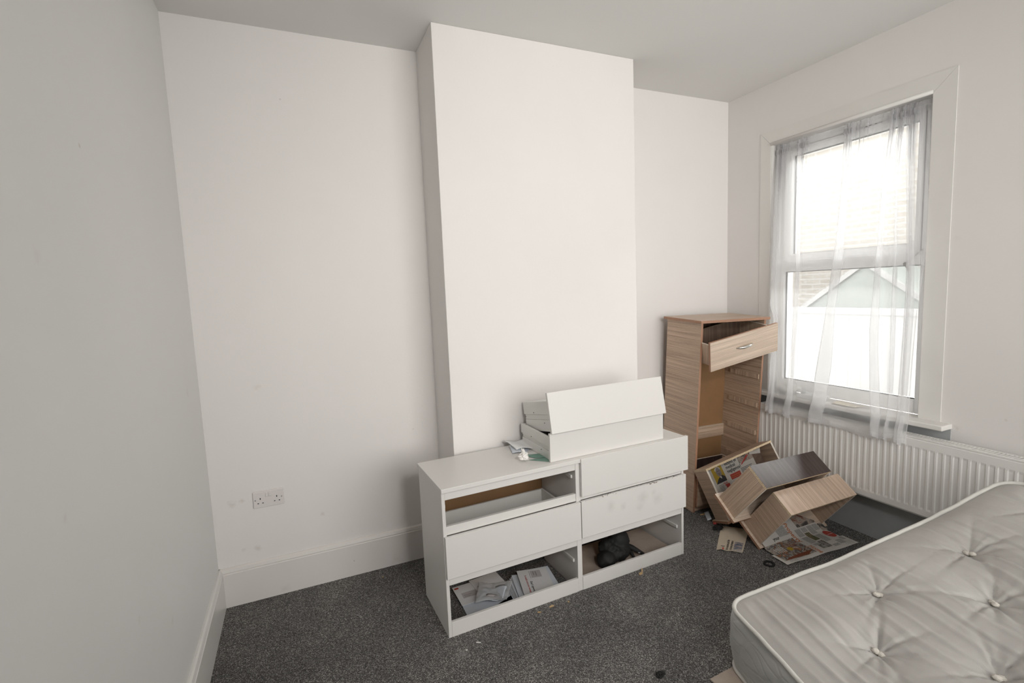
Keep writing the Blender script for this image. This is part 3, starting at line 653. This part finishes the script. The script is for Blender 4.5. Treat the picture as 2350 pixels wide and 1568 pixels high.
def fitted_drawer(w, d, h, o, ozb, ozt, side, frontm=wfront, backm=wz, back_edge=m_chipb, handle=False):
    t = .012; bm = bmesh.new()
    for a, b, k, ax in (((0, 0, 0), (t, d-.013, h), 0, 0), ((w-t, 0, 0), (w, d-.013, h), 0, 0), ((0, d-.0125, 0), (w, d, h), 2, 1)):
        fs = bx(bm, *a, *b); bm.normal_update()
        for f in fs: f.material_index = k+(0 if abs(f.normal[ax]) > .5 else 1)
    body = bm_obj('drawer', bm, [side, m_edgew, backm, back_edge])
    panel('drawer_base', (t, 0, .003), (w-t, d-.013, .007), m_wood_in, m_hard, body, 2)
    panel('drawer_front', (-o, -.0165, -ozb), (w+o, -.0005, h+ozt), frontm, m_edge, body, 1)
    if handle: bow_handle(body, w/2-.005, h/2+.008)
    return body
TM = pose((2.9015, -.4564, 1.0376), ((0.9828, 0.0482, -0.1784), (-0.0739, 0.9874, -0.1399), (0.1694, 0.1507, 0.974)))
td = fitted_drawer(.54, .30, .14, .0152, .033, .0254, side=wz, backm=m_wood_in, handle=True); td.parent = ch; td.matrix_parent_inverse = Matrix(); td.matrix_basis = CM.inverted()@TM; td['label'] = 'drawer with a silver handle hanging crooked'
bd = fitted_drawer(CW-.052, .300, .178, .008, .010, .020, frontm=wx, side=wy, backm=m_wood_dark, back_edge=m_edgew); bd.parent = ch; bd.matrix_basis = T(.026, .0, .055)
# ------------------------------------------------------------------ the three loose wood-effect drawers
w_, d_, h_ = .5466, .3349, .1454
C_M = pose((2.8707, -0.7513, 0.1140), ((0.9997, -0.0223, -0.007), (-0.019, -0.6044, -0.7965), (0.0136, 0.7964, -0.6047)))
B_M = pose((2.7466, -0.6768, 0.2745), ((0.9999, 0.0146, -0.0038), (0.0062, -0.6305, -0.7762), (-0.0137, 0.7761, -0.6305)))
A_M = pose((2.895, -0.5079, 0.0195), ((0.9701, -0.1647, -0.1785), (-0.0961, 0.4146, -0.9049), (0.223, 0.895, 0.3863)))
cdw = empty('loose_drawer', C_M, 'loose wood-effect drawer tipped on its front over the large newspaper, nearest of the pile', 'drawer', 'wood-effect drawers')
wood_drawer(cdw, w_, d_, h_, .018, .022, .022, side=wz, backm=wood('pale_oak_laminate_upright', 2, (.40,.285,.205), (.68,.53,.42), .30))
bdw = empty('loose_drawer', B_M, 'loose wood-effect drawer with a dark glossy back, lying in the middle of the pile', 'drawer', 'wood-effect drawers')
wood_drawer(bdw, w_, d_, h_, .018, .022, .022, side=wy, backm=m_wood_dark)
adw = empty('loose_drawer', A_M, 'loose wood-effect drawer lined with newspaper, leaning on the tall chest behind the others', 'drawer', 'wood-effect drawers')
wood_drawer(adw, w_, d_, h_, .018, .020, .008, side=wz)
# newspaper lining drawer A
pa = Page(lambda u, v, l: (u, v, .0085+.0015*sin(u*9+v*5)*.5+l), [m_news])
pa.rect(.020, .02, .462, .310, m_news, 0, 24, 14); pa.rect(.340, .255, .462, .310, m_ph_person, .0004, 6, 4)
pa.rect(.114, .193, .200, .310, m_mustard, .0004, 4, 4)
pa.poly([(.114, .193), (.198, .193), (.198, .222), (.178, .238), (.160, .232), (.140, .222), (.118, .200)], m_suit, .0008)
pa.ellipse(.162, .262, .020, .030, m_skin, .0010); pa.ellipse(.160, .281, .022, .016, m_lightink, .0009); pa.poly([(.155, .232), (.170, .232), (.168, .215)], m_lightink, .0012)
for yy, hw in ((.268, .012), (.252, .008), (.244, .006)): pa.rect(.162-hw, yy, .162+hw, yy+.0022, m_suit, .0013, 1, 1)
for t_, yy, sz in (('victims of', .283, .030), ('medical', .258, .030), ('negligence?', .232, .030)): pa.text(t_, .226, yy, sz, m_ink, sx=.86)
pa.rect(.234, .182, .320, .217, m_red, .0004, 3, 2)
for yy in (.190, .202): pa.rect(.241, yy, .313, yy+.004, m_orange, .0008, 2, 1)
pa.poly([(.345, .246), (.358, .246), (.430, .285), (.420, .293)], m_red, .0010)
for k in range(4): pa.rect(.332, .222-k*.0085, .430-.006*k, .224-k*.0085+.001, m_ink, .0006, 3, 1)
pa.rect(.174, .150, .206, .172, m_red, .0004, 2, 2); pa.text("'50", .160, .166, .030, m_red)
for k in range(5): pa.rect(.122, .178-k*.009, .158, .180-k*.009+.0012, m_skin, .0006, 2, 1)
for k in range(6): pa.rect(.240, .168-k*.009, .320, .170-k*.009, m_skin, .0006, 2, 1)
oa = pa.build('newspaper_sheet'); oa.matrix_world = A_M; tag(oa, 'newspaper page with a medical negligence headline lining the leaning loose drawer', 'newspaper')
# flap of paper at the top right of drawer A
fl = sheet('newspaper_sheet', [(.44, .285), (.50, .270), (.515, .305), (.45, .312)], lambda a, b: .012+.035*a*a, m_news, 8, 5, M_=A_M); tag(fl, 'small curled corner of newsprint at the top right inside the leaning drawer', 'newspaper')
# large newspaper on the floor, running up into drawer C
R0 = Vector((2.8707, -.7513, .1140))
def cpt(zl, yl): # y,z of a point on drawer C's inner front face
    return (R0.y-.6044*yl-.7965*zl, R0.z+.7964*yl-.6047*zl)
a0, a1 = cpt(.172, .007), cpt(.012, .006)
PS = [(-1.062, .0035), (-.965, .0050), (-.915, .0100), (a0[0]-.004, a0[1]+.004), (a0[0]+.006, a0[1]+.010), (a1[0], a1[1]+.001)]
PL = [0]
for p, q in zip(PS, PS[1:]): PL.append(PL[-1]+hypot(q[0]-p[0], q[1]-p[1]))
PN = PL[-1]
def fold(u, v, l):
    t = max(0, min(PN, v))
    for i in range(len(PL)-1):
        if t <= PL[i+1]+1e-9: break
    a = (t-PL[i])/(PL[i+1]-PL[i]); y = PS[i][0]+(PS[i+1][0]-PS[i][0])*a; z = PS[i][1]+(PS[i+1][1]-PS[i][1])*a
    if v < 0: y += v
    flat = 1-smoothstep(.10, .16, v)
    xx = 2.848+u+.055*flat*v*(u/.57)+.000*v
    yy = y-.060*u*flat*smoothstep(0, 1, 1)+(.026*flat*max(0, 1-u/.10)*0)
    if u < .012 and v < .05: pass
    z += flat*(.0022*(1+sin(u*26+v*20)))
    dy, dz = PS[i+1][0]-PS[i][0], PS[i+1][1]-PS[i][1]; ln = hypot(dy, dz)
    return (xx, yy-dz/ln*l, z+dy/ln*l)
pn = Page(fold, [m_news]); MX = .545
pn.rect(0, 0, .568, .10, m_news, 0, 36, 10); pn.rect(.030, .10, MX, PN, m_news, 0, 30, 22)
pn.rect(.020, .028, .262, .170, m_ph_room, .0006, 20, 14)
pn.rect(.150, .120, .262, .150, m_ph_person, .0009, 8, 6)
pn.poly([(.04, .030), (.20, .030), (.26, .055), (.16, .058), (.06, .045)], plain('russet_ink', (.20,.06,.03), .75), .0012); pn.ellipse(.155, .110, .018, .014, m_mustard, .0012)
for k in range(5): pn.rect(.060+.014*k, .100, .066+.014*k, .142, m_lightink, .0012, 1, 4)
pn.text('Home', .268, .092, .046, m_orange, ang=radians(-90), sx=.72); pn.text('Property', .268, .262, .046, m_orange, ang=radians(-90), sx=.80)
pn.rect(.355, .212, .520, .300, m_ph_person, .0006, 10, 8)
pn.rect(.180, .195, .262, .265, m_text, .0006, 6, 5); pn.text('your', .120, .185, .028, m_ink)
for (x0, v0, x1, v1) in ((.315, .155, .362, .205), (.368, .175, .412, .205), (.315, .105, .362, .150), (.318, .080, .366, .100), (.420, .150, .466, .205), (.415, .085, .460, .142), (.470, .165, .512, .205), (.468, .035, .512, .075), (.415, .030, .462, .052), (.518, .060, .548, .095)): pn.rect(x0, v0, x1, v1, m_text, .0006, 3, 4)
pn.rect(.368, .115, .410, .170, m_ph_green, .0007, 4, 4); pn.rect(.332, .040, .362, .080, m_ph_bw, .0007, 3, 3); pn.rect(.365, .040, .408, .108, m_ph_bw, .0007, 3, 5); pn.rect(.516, .150, .560, .200, m_ph_person, .0007, 3, 4)
pn.ellipse(.512, .125, .030, .024, m_red, .0012); pn.rect(.490, .124, .534, .126, m_lightink, .0016, 3, 1); pn.rect(.498, .134, .526, .136, m_orange, .0016, 2, 1); pn.rect(.498, .114, .526, .116, m_orange, .0016, 2, 1)
for k in range(4): pn.rect(.485, .012+.010*k, .555, .013+.010*k, m_ink, .0008, 4, 1)
for k in range(3): pn.rect(.04, .010+.006*k, .10, .0115+.006*k, m_skin, .0008, 3, 1)
op = pn.build('newspaper_sheet'); tag(op, 'large open newspaper with property and home pages spilling from the nearest loose drawer', 'newspaper')
# small yellowed newspaper
q = [Vector((2.634, -.763)), Vector((2.735, -.860)), Vector((2.997, -.682)), Vector((2.886, -.562))]
def bil(u, v, l):
    p = (q[0]*(1-u)+q[1]*u)*(1-v)+(q[3]*(1-u)+q[2]*u)*v
    ed = .006*max(0, 1-v*6)*sin(u*7)**2
    return (p.x, p.y, .003+.0025*sin(u*9+v*3)**2+ed*.8+l)
Lu, Lv = (q[1]-q[0]).length, (q[3]-q[0]).length
ps = Page(lambda u, v, l: bil(u/Lu, v/Lv, l), [m_newsy]); ps.rect(0, 0, Lu, Lv, m_newsy, 0, 16, 24)
ps.rect(.030, .004, .038, .034, m_red, .0006, 1, 3); ps.poly([(.018, .050), (.026, .046), (.038, .050), (.040, .062), (.034, .056), (.022, .054)], m_ink, .0010)
ps.text('the vaccine and the', .060, .010, .021, m_ink, ang=radians(90), sx=.78); ps.text('to boost privateers', .080, .010, .021, m_ink, ang=radians(90), sx=.78)
ps.rect(.088, .030, .132, .125, m_ph_blue, .0006, 5, 8); ps.rect(.088, .005, .100, .026, m_text, .0006, 2, 2); ps.rect(.104, .005, .134, .026, m_text, .0006, 3, 2)
osn = ps.build('newspaper_sheet'); tag(osn, 'small yellowed newspaper piece on the carpet left of the pile of drawers', 'newspaper')
# odds and ends on the carpet
def torus(name, loc, R_, r, m, label, cat, sy=1.0):
    P = [(loc[0]+R_*cos(2*pi*k/36), loc[1]+R_*sy*sin(2*pi*k/36), loc[2]+.0008*sin(k)) for k in range(36)]
    return tag(tube(name, P, r, m, n=10, closed=True), label, cat)
torus('hair_tie', (2.772, -1.008, .006), .024, .0055, m_blackband, 'black elastic hair tie lying on the carpet in front of the newspapers', 'hair tie')
def chip(name, loc, size, ang, m, label, cat, up=0.0, group=None):
    bm = bmesh.new(); n = 7; ring = []
    for k in range(n):
        a = 2*pi*k/n; r = 1+random.uniform(-.3, .3); ring.append((cos(a)*size[0]*r, sin(a)*size[1]*r))
    lo_ = [bm.verts.new((x, y, 0)) for x, y in ring]; hi = [bm.verts.new((x*.92, y*.92, size[2]*(1+random.uniform(-.3, .3)))) for x, y in ring]
    bm.faces.new(lo_[::-1]); bm.faces.new(hi)
    for k in range(n): bm.faces.new((lo_[k], lo_[(k+1) % n], hi[(k+1) % n], hi[k]))
    o = bm_obj(name, bm, m); o.matrix_world = T(*loc)@Matrix.Rotation(ang, 4, 'Z')@Matrix.Rotation(up, 4, 'Y'); return tag(o, label, cat, group)
GC = 'wood fragments on the carpet'
chip('wood_fragment', (2.086, -.755, .002), (.013, .009, .004), .3, m_chip, 'larger split wood fragment on the carpet at the right end of the dresser plinth', 'wood chip', 0, GC)
chip('wood_fragment', (2.106, -.742, .003), (.020, .004, .003), 1.0, m_chip, 'thin splinter sticking up behind the larger split wood fragment', 'wood chip', radians(-50), GC)
chip('wood_fragment', (1.522, -.775, .001), (.014, .006, .003), .2, m_chip, 'flat wood chip on the carpet below the middle of the dresser', 'wood chip', 0, GC)
chip('wood_fragment', (1.445, -.787, .001), (.010, .005, .002), -.4, m_chip, 'darker small wood chip left of the flat chip below the dresser', 'wood chip', 0, GC)
chip('wood_fragment', (1.614, -.783, .001), (.007, .005, .003), .6, m_chip, 'tiny pale wood chip right of the flat chip below the dresser', 'wood chip', 0, GC)
chip('wood_fragment', (2.905, -.385, .001), (.024, .007, .005), -.1, m_chip, 'short wooden stick on the carpet at the foot of the tall chest', 'wood chip', 0, GC)
chip('wood_fragment', (.80, -.115, .001), (.005, .004, .003), 0, m_chip, 'tiny yellowish crumb on the carpet close to the alcove skirting', 'wood chip', 0, GC)
o = box('white_plastic_piece', (-.011, -.004, 0), (.011, .004, .003), m_plastic); o.matrix_world = T(1.106, -.849, .001)@Matrix.Rotation(-.55, 4, 'Z'); tag(o, 'small oblong white plastic piece on the carpet by the dresser corner', 'plastic piece')
chip('white_crumb', (1.043, -.870, .001), (.004, .003, .003), 0, m_tissue, 'white crumb on the carpet just in front of the dresser corner', 'crumb')
crumple('black_lint', (1.701, -1.365, .001), .014, m_black, 'small black scrap of fluff on the carpet at the bottom edge of the picture', 'lint', (1.2, .8, .5), 9, amp=.9)
crumple('black_wrapper', (2.835, -.585, .002), .028, m_black, 'crumpled black wrapper on the carpet under the leaning loose drawer', 'wrapper', (1.1, .9, .35), 4, amp=.5)
o = sheet('leaflet', [(2.862, -.470), (2.885, -.485), (2.955, -.385), (2.930, -.372)], lambda a, b: .004+.012*a, m_paperb, 4, 6); tag(o, 'bluish paper strip on the carpet between the tall chest and the leaning drawer', 'paper')
o = box('packet', (-.012, -.010, 0), (.012, .010, .008), m_red); o.matrix_world = T(2.872, -.525, .003)@Matrix.Rotation(.5, 4, 'Z'); tag(o, 'little red packet on the carpet beside the leaning loose drawer', 'packet')
# ------------------------------------------------------------------ things on the window sill
zS = .7905
tag(sheet('cream_cloth', [(3.487, -.86), (3.487, -1.00), (3.575, -1.02), (3.575, -.84)], lambda a, b: zS+.006+.006*sin(a*7)*b, plain('cream_cloth', (.72,.64,.50), .9, .3, 60), 10, 8), 'cream folded cloth lying on the window sill behind the curtain', 'cloth')
ob = box('sill_box', (0, 0, 0), (.09, .16, .028), m_paperw, bev=.002); ob.matrix_world = T(3.49, -.80, zS+.001)@Matrix.Rotation(.05, 4, 'Z'); tag(ob, 'flat white box on the window sill left of the cream cloth', 'box')
crumple('plastic_bag', (3.55, -.50, zS+.001), .045, plain('white_polythene', (.72,.71,.69), .4, .4, 60), 'crumpled white plastic bag at the left end of the window sill', 'bag', (1, 1.9, .7), 11, amp=.5, n=4)
crumple('blue_ball', (3.52, -.655, zS+.001), .018, m_shedg, 'small crumpled bluish ball of paper on the window sill beside the plastic bag', 'paper', (1, 1, 1), 12, amp=.2)
# ------------------------------------------------------------------ curtain
cu = empty('net_curtain', T(3.60, -.82, 2.455), 'sheer white net curtain on a wire in front of the window, trailing over the radiator', 'curtain')
ctr = Vector((3.60, -.82, 2.455))
FL = {'L': [(2.455, -.360), (1.707, -.391), (1.40, -.405), (1.32, -.440), (.687, -.444)],
 'a': [(2.455, -.420), (2.145, -.433), (1.405, -.470), (.809, -.503), (.67, -.515)],
 'b': [(2.455, -.520), (1.98, -.560), (1.636, -.580), (1.176, -.595), (.67, -.588)],
 'c': [(2.455, -.570), (1.9, -.600), (1.407, -.629), (1.121, -.634), (.67, -.648)],
 'd': [(2.455, -.832), (2.198, -.846), (1.782, -.837), (1.328, -.811), (.997, -.785), (.67, -.770)],
 'e': [(2.455, -.879), (2.111, -.889), (1.672, -.886), (1.356, -.868), (1.037, -.880), (.67, -.860)],
 'm': [(2.455, -.97), (1.6, -.98), (.67, -.99)],
 'g': [(2.455, -1.085), (2.146, -1.072), (1.659, -1.078), (1.263, -1.083), (.916, -1.115), (.67, -1.150)],
 'h': [(2.455, -1.114), (2.14, -1.105), (1.608, -1.112), (1.167, -1.133), (.804, -1.178), (.67, -1.190)],
 'i': [(2.455, -1.154), (2.128, -1.153), (1.747, -1.183), (1.414, -1.200), (.936, -1.228), (.67, -1.228)],
 'j': [(2.455, -1.182), (2.115, -1.210), (1.741, -1.244), (1.461, -1.262), (1.181, -1.270), (.67, -1.285)],
 'k': [(2.455, -1.214), (2.228, -1.225), (1.739, -1.265), (1.415, -1.290), (.67, -1.300)],
 'R': [(2.455, -1.285), (2.096, -1.296), (1.734, -1.308), (1.368, -1.300), (1.135, -1.298), (.902, -1.305), (.67, -1.318)]}
def fy(k, z):
    t = FL[k][::-1]; return lerp_tab(z, [p[0] for p in t], [p[1] for p in t])
#      (line, extra y, x offset)
SEQ = [('L', 0, 0), ('a', .012, -.012), ('L', -.018, -.022), ('a', 0, -.008), ('L', -.045, -.020), ('a', -.02, -.004), ('b', 0, .004), ('c', 0, -.016), ('b', -.012, -.024), ('c', -.015, -.006),
       ('d', 0, .006), ('e', 0, -.016), ('d', -.006, -.028), ('e', -.02, -.004), ('m', 0, .008), ('g', 0, -.004), ('h', 0, -.020), ('g', -.004, -.030), ('h', -.015, -.006), ('i', 0, -.016), ('i', .016, -.024), ('j', 0, -.004), ('j', .020, -.018), ('k', .004, -.010), ('j', .004, -.024), ('k', -.01, -.014), ('R', 0, -.002)]
PER = 10
def xz(z):  # hang line of the curtain
    return lerp_tab(z, [.60, .72, .80, 2.455], [3.418, 3.424, 3.448, 3.600])
def hem_z(s):
    return .672+.010*sin(s*41)+.008*sin(s*17+1)+.012*noise.noise(Vector((s*9, 3, 1)))
def curtain_pt(i, z):
    k = i//PER; f = (i % PER)/PER
    if k >= len(SEQ)-1: k = len(SEQ)-2; f = 1.0
    A, B = SEQ[k], SEQ[k+1]; g = (1-cos(pi*f))/2
    amp = lerp_tab(z, [.67, 1.2, 2.3, 2.455], [1.25, 1.0, .8, .45])
    y = (fy(A[0], z)+A[1])*(1-f)+(fy(B[0], z)+B[1])*f; xo = (A[2]*(1-g)+B[2]*g)*amp
    top = smoothstep(2.0, 2.455, z)
    y += .006*top*sin(i*1.9)+.0025*sin(i*.8+z*3); xo += .004*top*sin(i*2.3)+.0015*sin(i*.55+z*2.2)
    return Vector((xz(z)+xo, max(-1.322, y), z))
def curtain():
    n = PER*(len(SEQ)-1); rows = 70; vs_, fs = [], []
    for j in range(rows+1):
        for i in range(n+1):
            s = i/n; zb = hem_z(s); zt = 2.492+.004*sin(i*1.3)+.003*sin(i*.37); b = j/rows; z = zt+(zb-zt)*b
            vs_.append(curtain_pt(i, min(z, 2.46) if z > 2.46 else z)-ctr if z <= 2.46 else (curtain_pt(i, 2.455)+Vector((0, 0, z-2.455))-ctr))
    for j in range(rows):
        for i in range(n): k = j*(n+1)+i; fs.append((k, k+1, k+n+2, k+n+1))
    mesh_obj('voile_panel', vs_, fs, m_sheer, cu, smooth=True)
    vs_, fs = [], []
    for j in range(4):
        for i in range(n+1):
            s = i/n; z = hem_z(s)-.001+.026*j/3; vs_.append(curtain_pt(i, z)+Vector((-.0015, 0, 0))-ctr)
    for j in range(3):
        for i in range(n): k = j*(n+1)+i; fs.append((k, k+1, k+n+2, k+n+1))
    mesh_obj('hem', vs_, fs, m_hem, cu, smooth=True)
    vs_, fs = [], []
    for j in range(4):
        for i in range(n+1):
            z = 2.430+.035*j/3; p = curtain_pt(i, 2.455); vs_.append(Vector((p.x-.006-.004*sin(i*2.1)*sin(j*1.0), p.y, z))-ctr)
    for j in range(3):
        for i in range(n): k = j*(n+1)+i; fs.append((k, k+1, k+n+2, k+n+1))
    mesh_obj('gathered_header', vs_, fs, m_hem, cu, smooth=True)
curtain()
tube('curtain_wire', [(0, WY0+.82+.002, -.004), (0, -.02, -.010), (0, WY1+.82-.002, -.004)], .0022, m_steel, cu)
# ------------------------------------------------------------------ mattress
ANG = radians(-15); E_ = Vector((cos(ANG), sin(ANG), 0)); F_ = Vector((E_.y, -E_.x, 0)); O_ = Vector((2.0, -1.42, 0))
MW, ML = 1.37, 1.90
def prof(u): return lerp_tab(u, [0, .08, .28, .49, .70, .92, 1.10, 1.21, 1.33, 1.5], [.272, .280, .330, .380, .438, .502, .562, .608, .648, .690])
tufts = []
for r_i, vv in enumerate((.215, .418, .625, .835, 1.045, 1.255, 1.465, 1.675)):
    for uu in ((.10, .496, .898, 1.27) if r_i % 2 == 0 else (.291, .745, 1.12)): tufts.append((uu, vv))
tufts = [t for t in tufts if not (t[0] < .2 and t[1] < .3)]
seen = tufts
links_ = []
for a in range(len(tufts)):
    for b in range(a+1, len(tufts)):
        d = hypot(tufts[a][0]-tufts[b][0], tufts[a][1]-tufts[b][1])
        if .15 < d < .36: links_.append((tufts[a], tufts[b]))
def seg_d(p, a, b):
    ax, ay = b[0]-a[0], b[1]-a[1]; t = max(0, min(1, ((p[0]-a[0])*ax+(p[1]-a[1])*ay)/(ax*ax+ay*ay)))
    return hypot(p[0]-a[0]-ax*t, p[1]-a[1]-ay*t), t
def top_h(u, v, corner_d):
    ed = corner_d
    h = .030*(1-exp(-ed/.055))
    # lengthwise ripples of the loose ticking, running across the bed
    w = u+.030*noise.noise(Vector((u*3, v*3, 1.0)))+.02*sin(v*5+u*3)
    env = smoothstep(.0, .07, ed)
    h += env*(.0065*(1-abs(sin(pi*w/.052)))**1.6*(.4+.9*max(0, noise.noise(Vector((u*5, v*2.2, 4)))+.4))
              - .0070*(1-abs(sin(pi*(w+.02)/.083)))**4*(.6+noise.noise(Vector((u*6, v*2.5, 9)))))
    h += env*.010*noise.noise(Vector((u*4.5, v*4.5, 6)))
    for t in tufts:
        du, dv = u-t[0], v-t[1]; r = hypot(du, dv)
        if r < .32:
            h -= .036*exp(-r/.034)+.016*exp(-(r/.12)**2)
            th = math.atan2(dv, du); k = 1-abs(sin(3.5*th+t[0]*20)); h -= .020*exp(-r/.085)*(k**3)*smoothstep(.008, .03, r)
            k2 = 1-abs(sin(5.5*th+t[1]*31)); h += .006*exp(-r/.07)*(k2**2)*smoothstep(.01, .04, r)
    rn = min(hypot(u-t[0], v-t[1]) for t in tufts); lk = 0
    for a, b in links_:
        if abs(u-a[0]) > .5 or abs(v-a[1]) > .5: continue
        d, t = seg_d((u, v), a, b)
        if d < .05: lk = max(lk, .010*exp(-(d/.010)**1.3)*(.55+.45*cos(2*pi*t)))
    return h-lk*smoothstep(.012, .04, rn)
RC = .085
def rc(u, v):
    """round the rectangle's corners; returns new u,v and distance from the edge"""
    cu_, cv_ = MW/2, ML/2; su = 1 if u > cu_ else -1; sv = 1 if v > cv_ else -1
    a = abs(u-cu_)-(cu_-RC); b = abs(v-cv_)-(cv_-RC)
    if a > 0 and b > 0:
        m = max(a, b); l = hypot(a, b); a2, b2 = a*m/l, b*m/l; ed = RC-m
        return cu_+su*(cu_-RC+a2), cv_+sv*(cv_-RC+b2), ed
    return u, v, min(cu_-abs(u-cu_), cv_-abs(v-cv_))
def axis_pts(L_, n, power=1.0):
    P = []
    for i in range(n+1):
        t = i/n; P.append(L_*t)
    return P
def mattress():
    root = empty('mattress', T(O_.x, O_.y, 0), 'worn cream button-tufted mattress lying askew on the carpet and rising towards the radiator', 'mattress')
    nu, nv = 250, 270
    U = sorted(set([round(MW*i/nu, 5) for i in range(nu+1)]+[.003, .008, MW-.008, MW-.003])); 
    V = []
    for i in range(nv+1): V.append(ML*(i/nv)**1.25)
    V = sorted(set([round(x, 5) for x in V]+[.003, .008, ML-.008]))
    nu, nv = len(U)-1, len(V)-1
    vs_, fs = [], []
    def W(u, v, z): return E_*u+F_*v+Vector((0, 0, z))
    for v in V:
        for u in U:
            u2, v2, ed = rc(u, v); z = prof(u2)-.012+top_h(u2, v2, ed)
            wob = .006*noise.noise(Vector((u2*3, v2*3, 20)))
            vs_.append(W(u2, v2, z+wob))
    for j in range(nv):
        for i in range(nu): k = j*(nu+1)+i; fs.append((k, k+1, k+nu+2, k+nu+1))
    mesh_obj('top_cover', vs_, fs, m_tick, root, smooth=True)
    # border loop
    per = []
    N1 = 300
    for i in range(N1): per.append((MW*i/N1, 0))
    for i in range(N1): per.append((MW, ML*i/N1))
    for i in range(N1): per.append((MW*(1-i/N1), ML))
    for i in range(N1): per.append((0, ML*(1-i/N1)))
    def ring(bulge, dz, frac=None):
        out = []
        for (u, v) in per:
            u2, v2, ed = rc(u, v); cu_, cv_ = MW/2, ML/2
            nx = max(-1, min(1, (u2-min(max(u2, RC), MW-RC))/RC)) ; ny = max(-1, min(1, (v2-min(max(v2, RC), ML-RC))/RC))
            zt = prof(u2)-.012+.006*noise.noise(Vector((u2*3, v2*3, 20))); zb = max(.0105, zt-.258)
            z = zt+(zb-zt)*dz
            q_ = .005*sin(u2*26+v2*22+dz*3)+.004*noise.noise(Vector((u2*14, v2*14, dz*5)))
            wv = (q_ if 0 < dz < 1 else 0)
            out.append(W(u2+nx*(bulge+wv), v2+ny*(bulge+wv), z))
        return out
    prof_s = [(0, 0.0), (.004, .03), (.012, .15), (.017, .35), (.016, .6), (.010, .85), (.002, .97), (0, 1.0)]
    rows = []
    for k in range(22):
        t = k/21; bl = lerp_tab(t, [p[1] for p in prof_s], [p[0] for p in prof_s]); rows.append(ring(bl, t))
    n = len(per); vv, ff = [], []
    for r in rows: vv += r
    for j in range(len(rows)-1):
        for i in range(n): a = j*n+i; b = j*n+(i+1) % n; ff.append((a, a+n, b+n, b))
    base = len(vv); ff.append(tuple((len(rows)-1)*n+i for i in range(n)))
    o = mesh_obj('side_border', vv, ff, m_border, root, smooth=True)
    pt = [p+Vector((0, 0, .004)) for p in ring(.004, 0)]
    for i, p in enumerate(pt): p.z += .0025*noise.noise(p*14)
    tube('piping', pt, .0085, m_piping, root, 10, True)
    pb = [p+Vector((0, 0, .006)) for p in ring(.002, 1)]
    tube('piping', pb, .0075, m_piping, root, 10, True)
    for (uu, v0) in tufts:
        z = prof(uu)-.012+top_h(uu, v0, .2)+.006*noise.noise(Vector((uu*3, v0*3, 20)))
        if v0 > 1.1: pass
        bm = bmesh.new()
        for s_ in (-1, 1):
            r = bmesh.ops.create_icosphere(bm, subdivisions=3, radius=1)
            for v_ in r['verts']:
                p = v_.co; v_.co = Vector((p.x*.0130, p.y*.0105, p.z*.0085))*(1+.25*noise.noise(p*3+Vector((uu*9, s_, v0)))); v_.co += Vector((s_*.0085, .002*s_, .0))
        o = bm_obj('tuft_button', bm, m_button, root, smooth=True); p = W(uu, v0, z+.014); o.location = p; o.rotation_euler = (0, -.25, uu*5)
def border_mat():
    m, nt, N, Lk, B = mat('quilted_border'); v = tc(N, Lk)
    B.inputs['Base Color'].default_value = (.50,.50,.49,1); B.inputs['Roughness'].default_value = .85
    w = N.new('ShaderNodeTexVoronoi'); w.feature = 'DISTANCE_TO_EDGE'; w.inputs['Scale'].default_value = 9; Lk.new(tc(N, Lk, (1, 1, 2.2)), w.inputs['Vector'])
    n = nz(N, Lk, v, 160, 2, .6); h = math_(N, Lk, 'ADD', math_(N, Lk, 'MINIMUM', w.outputs['Distance'], .12), math_(N, Lk, 'MULTIPLY', n, .03)); bump(N, Lk, B, h, .45, .02); return m
m_border = border_mat()
mattress()
o = box('board_offcut', (0, -.20, 0), (.22, 0, .006), m_mdf, bev=.0008); o.matrix_world = T(1.862, -1.466, .002)@Matrix.Rotation(radians(2.5), 4, 'Z'); tag(o, 'pale board corner lying on the carpet under the near corner of the mattress', 'board')
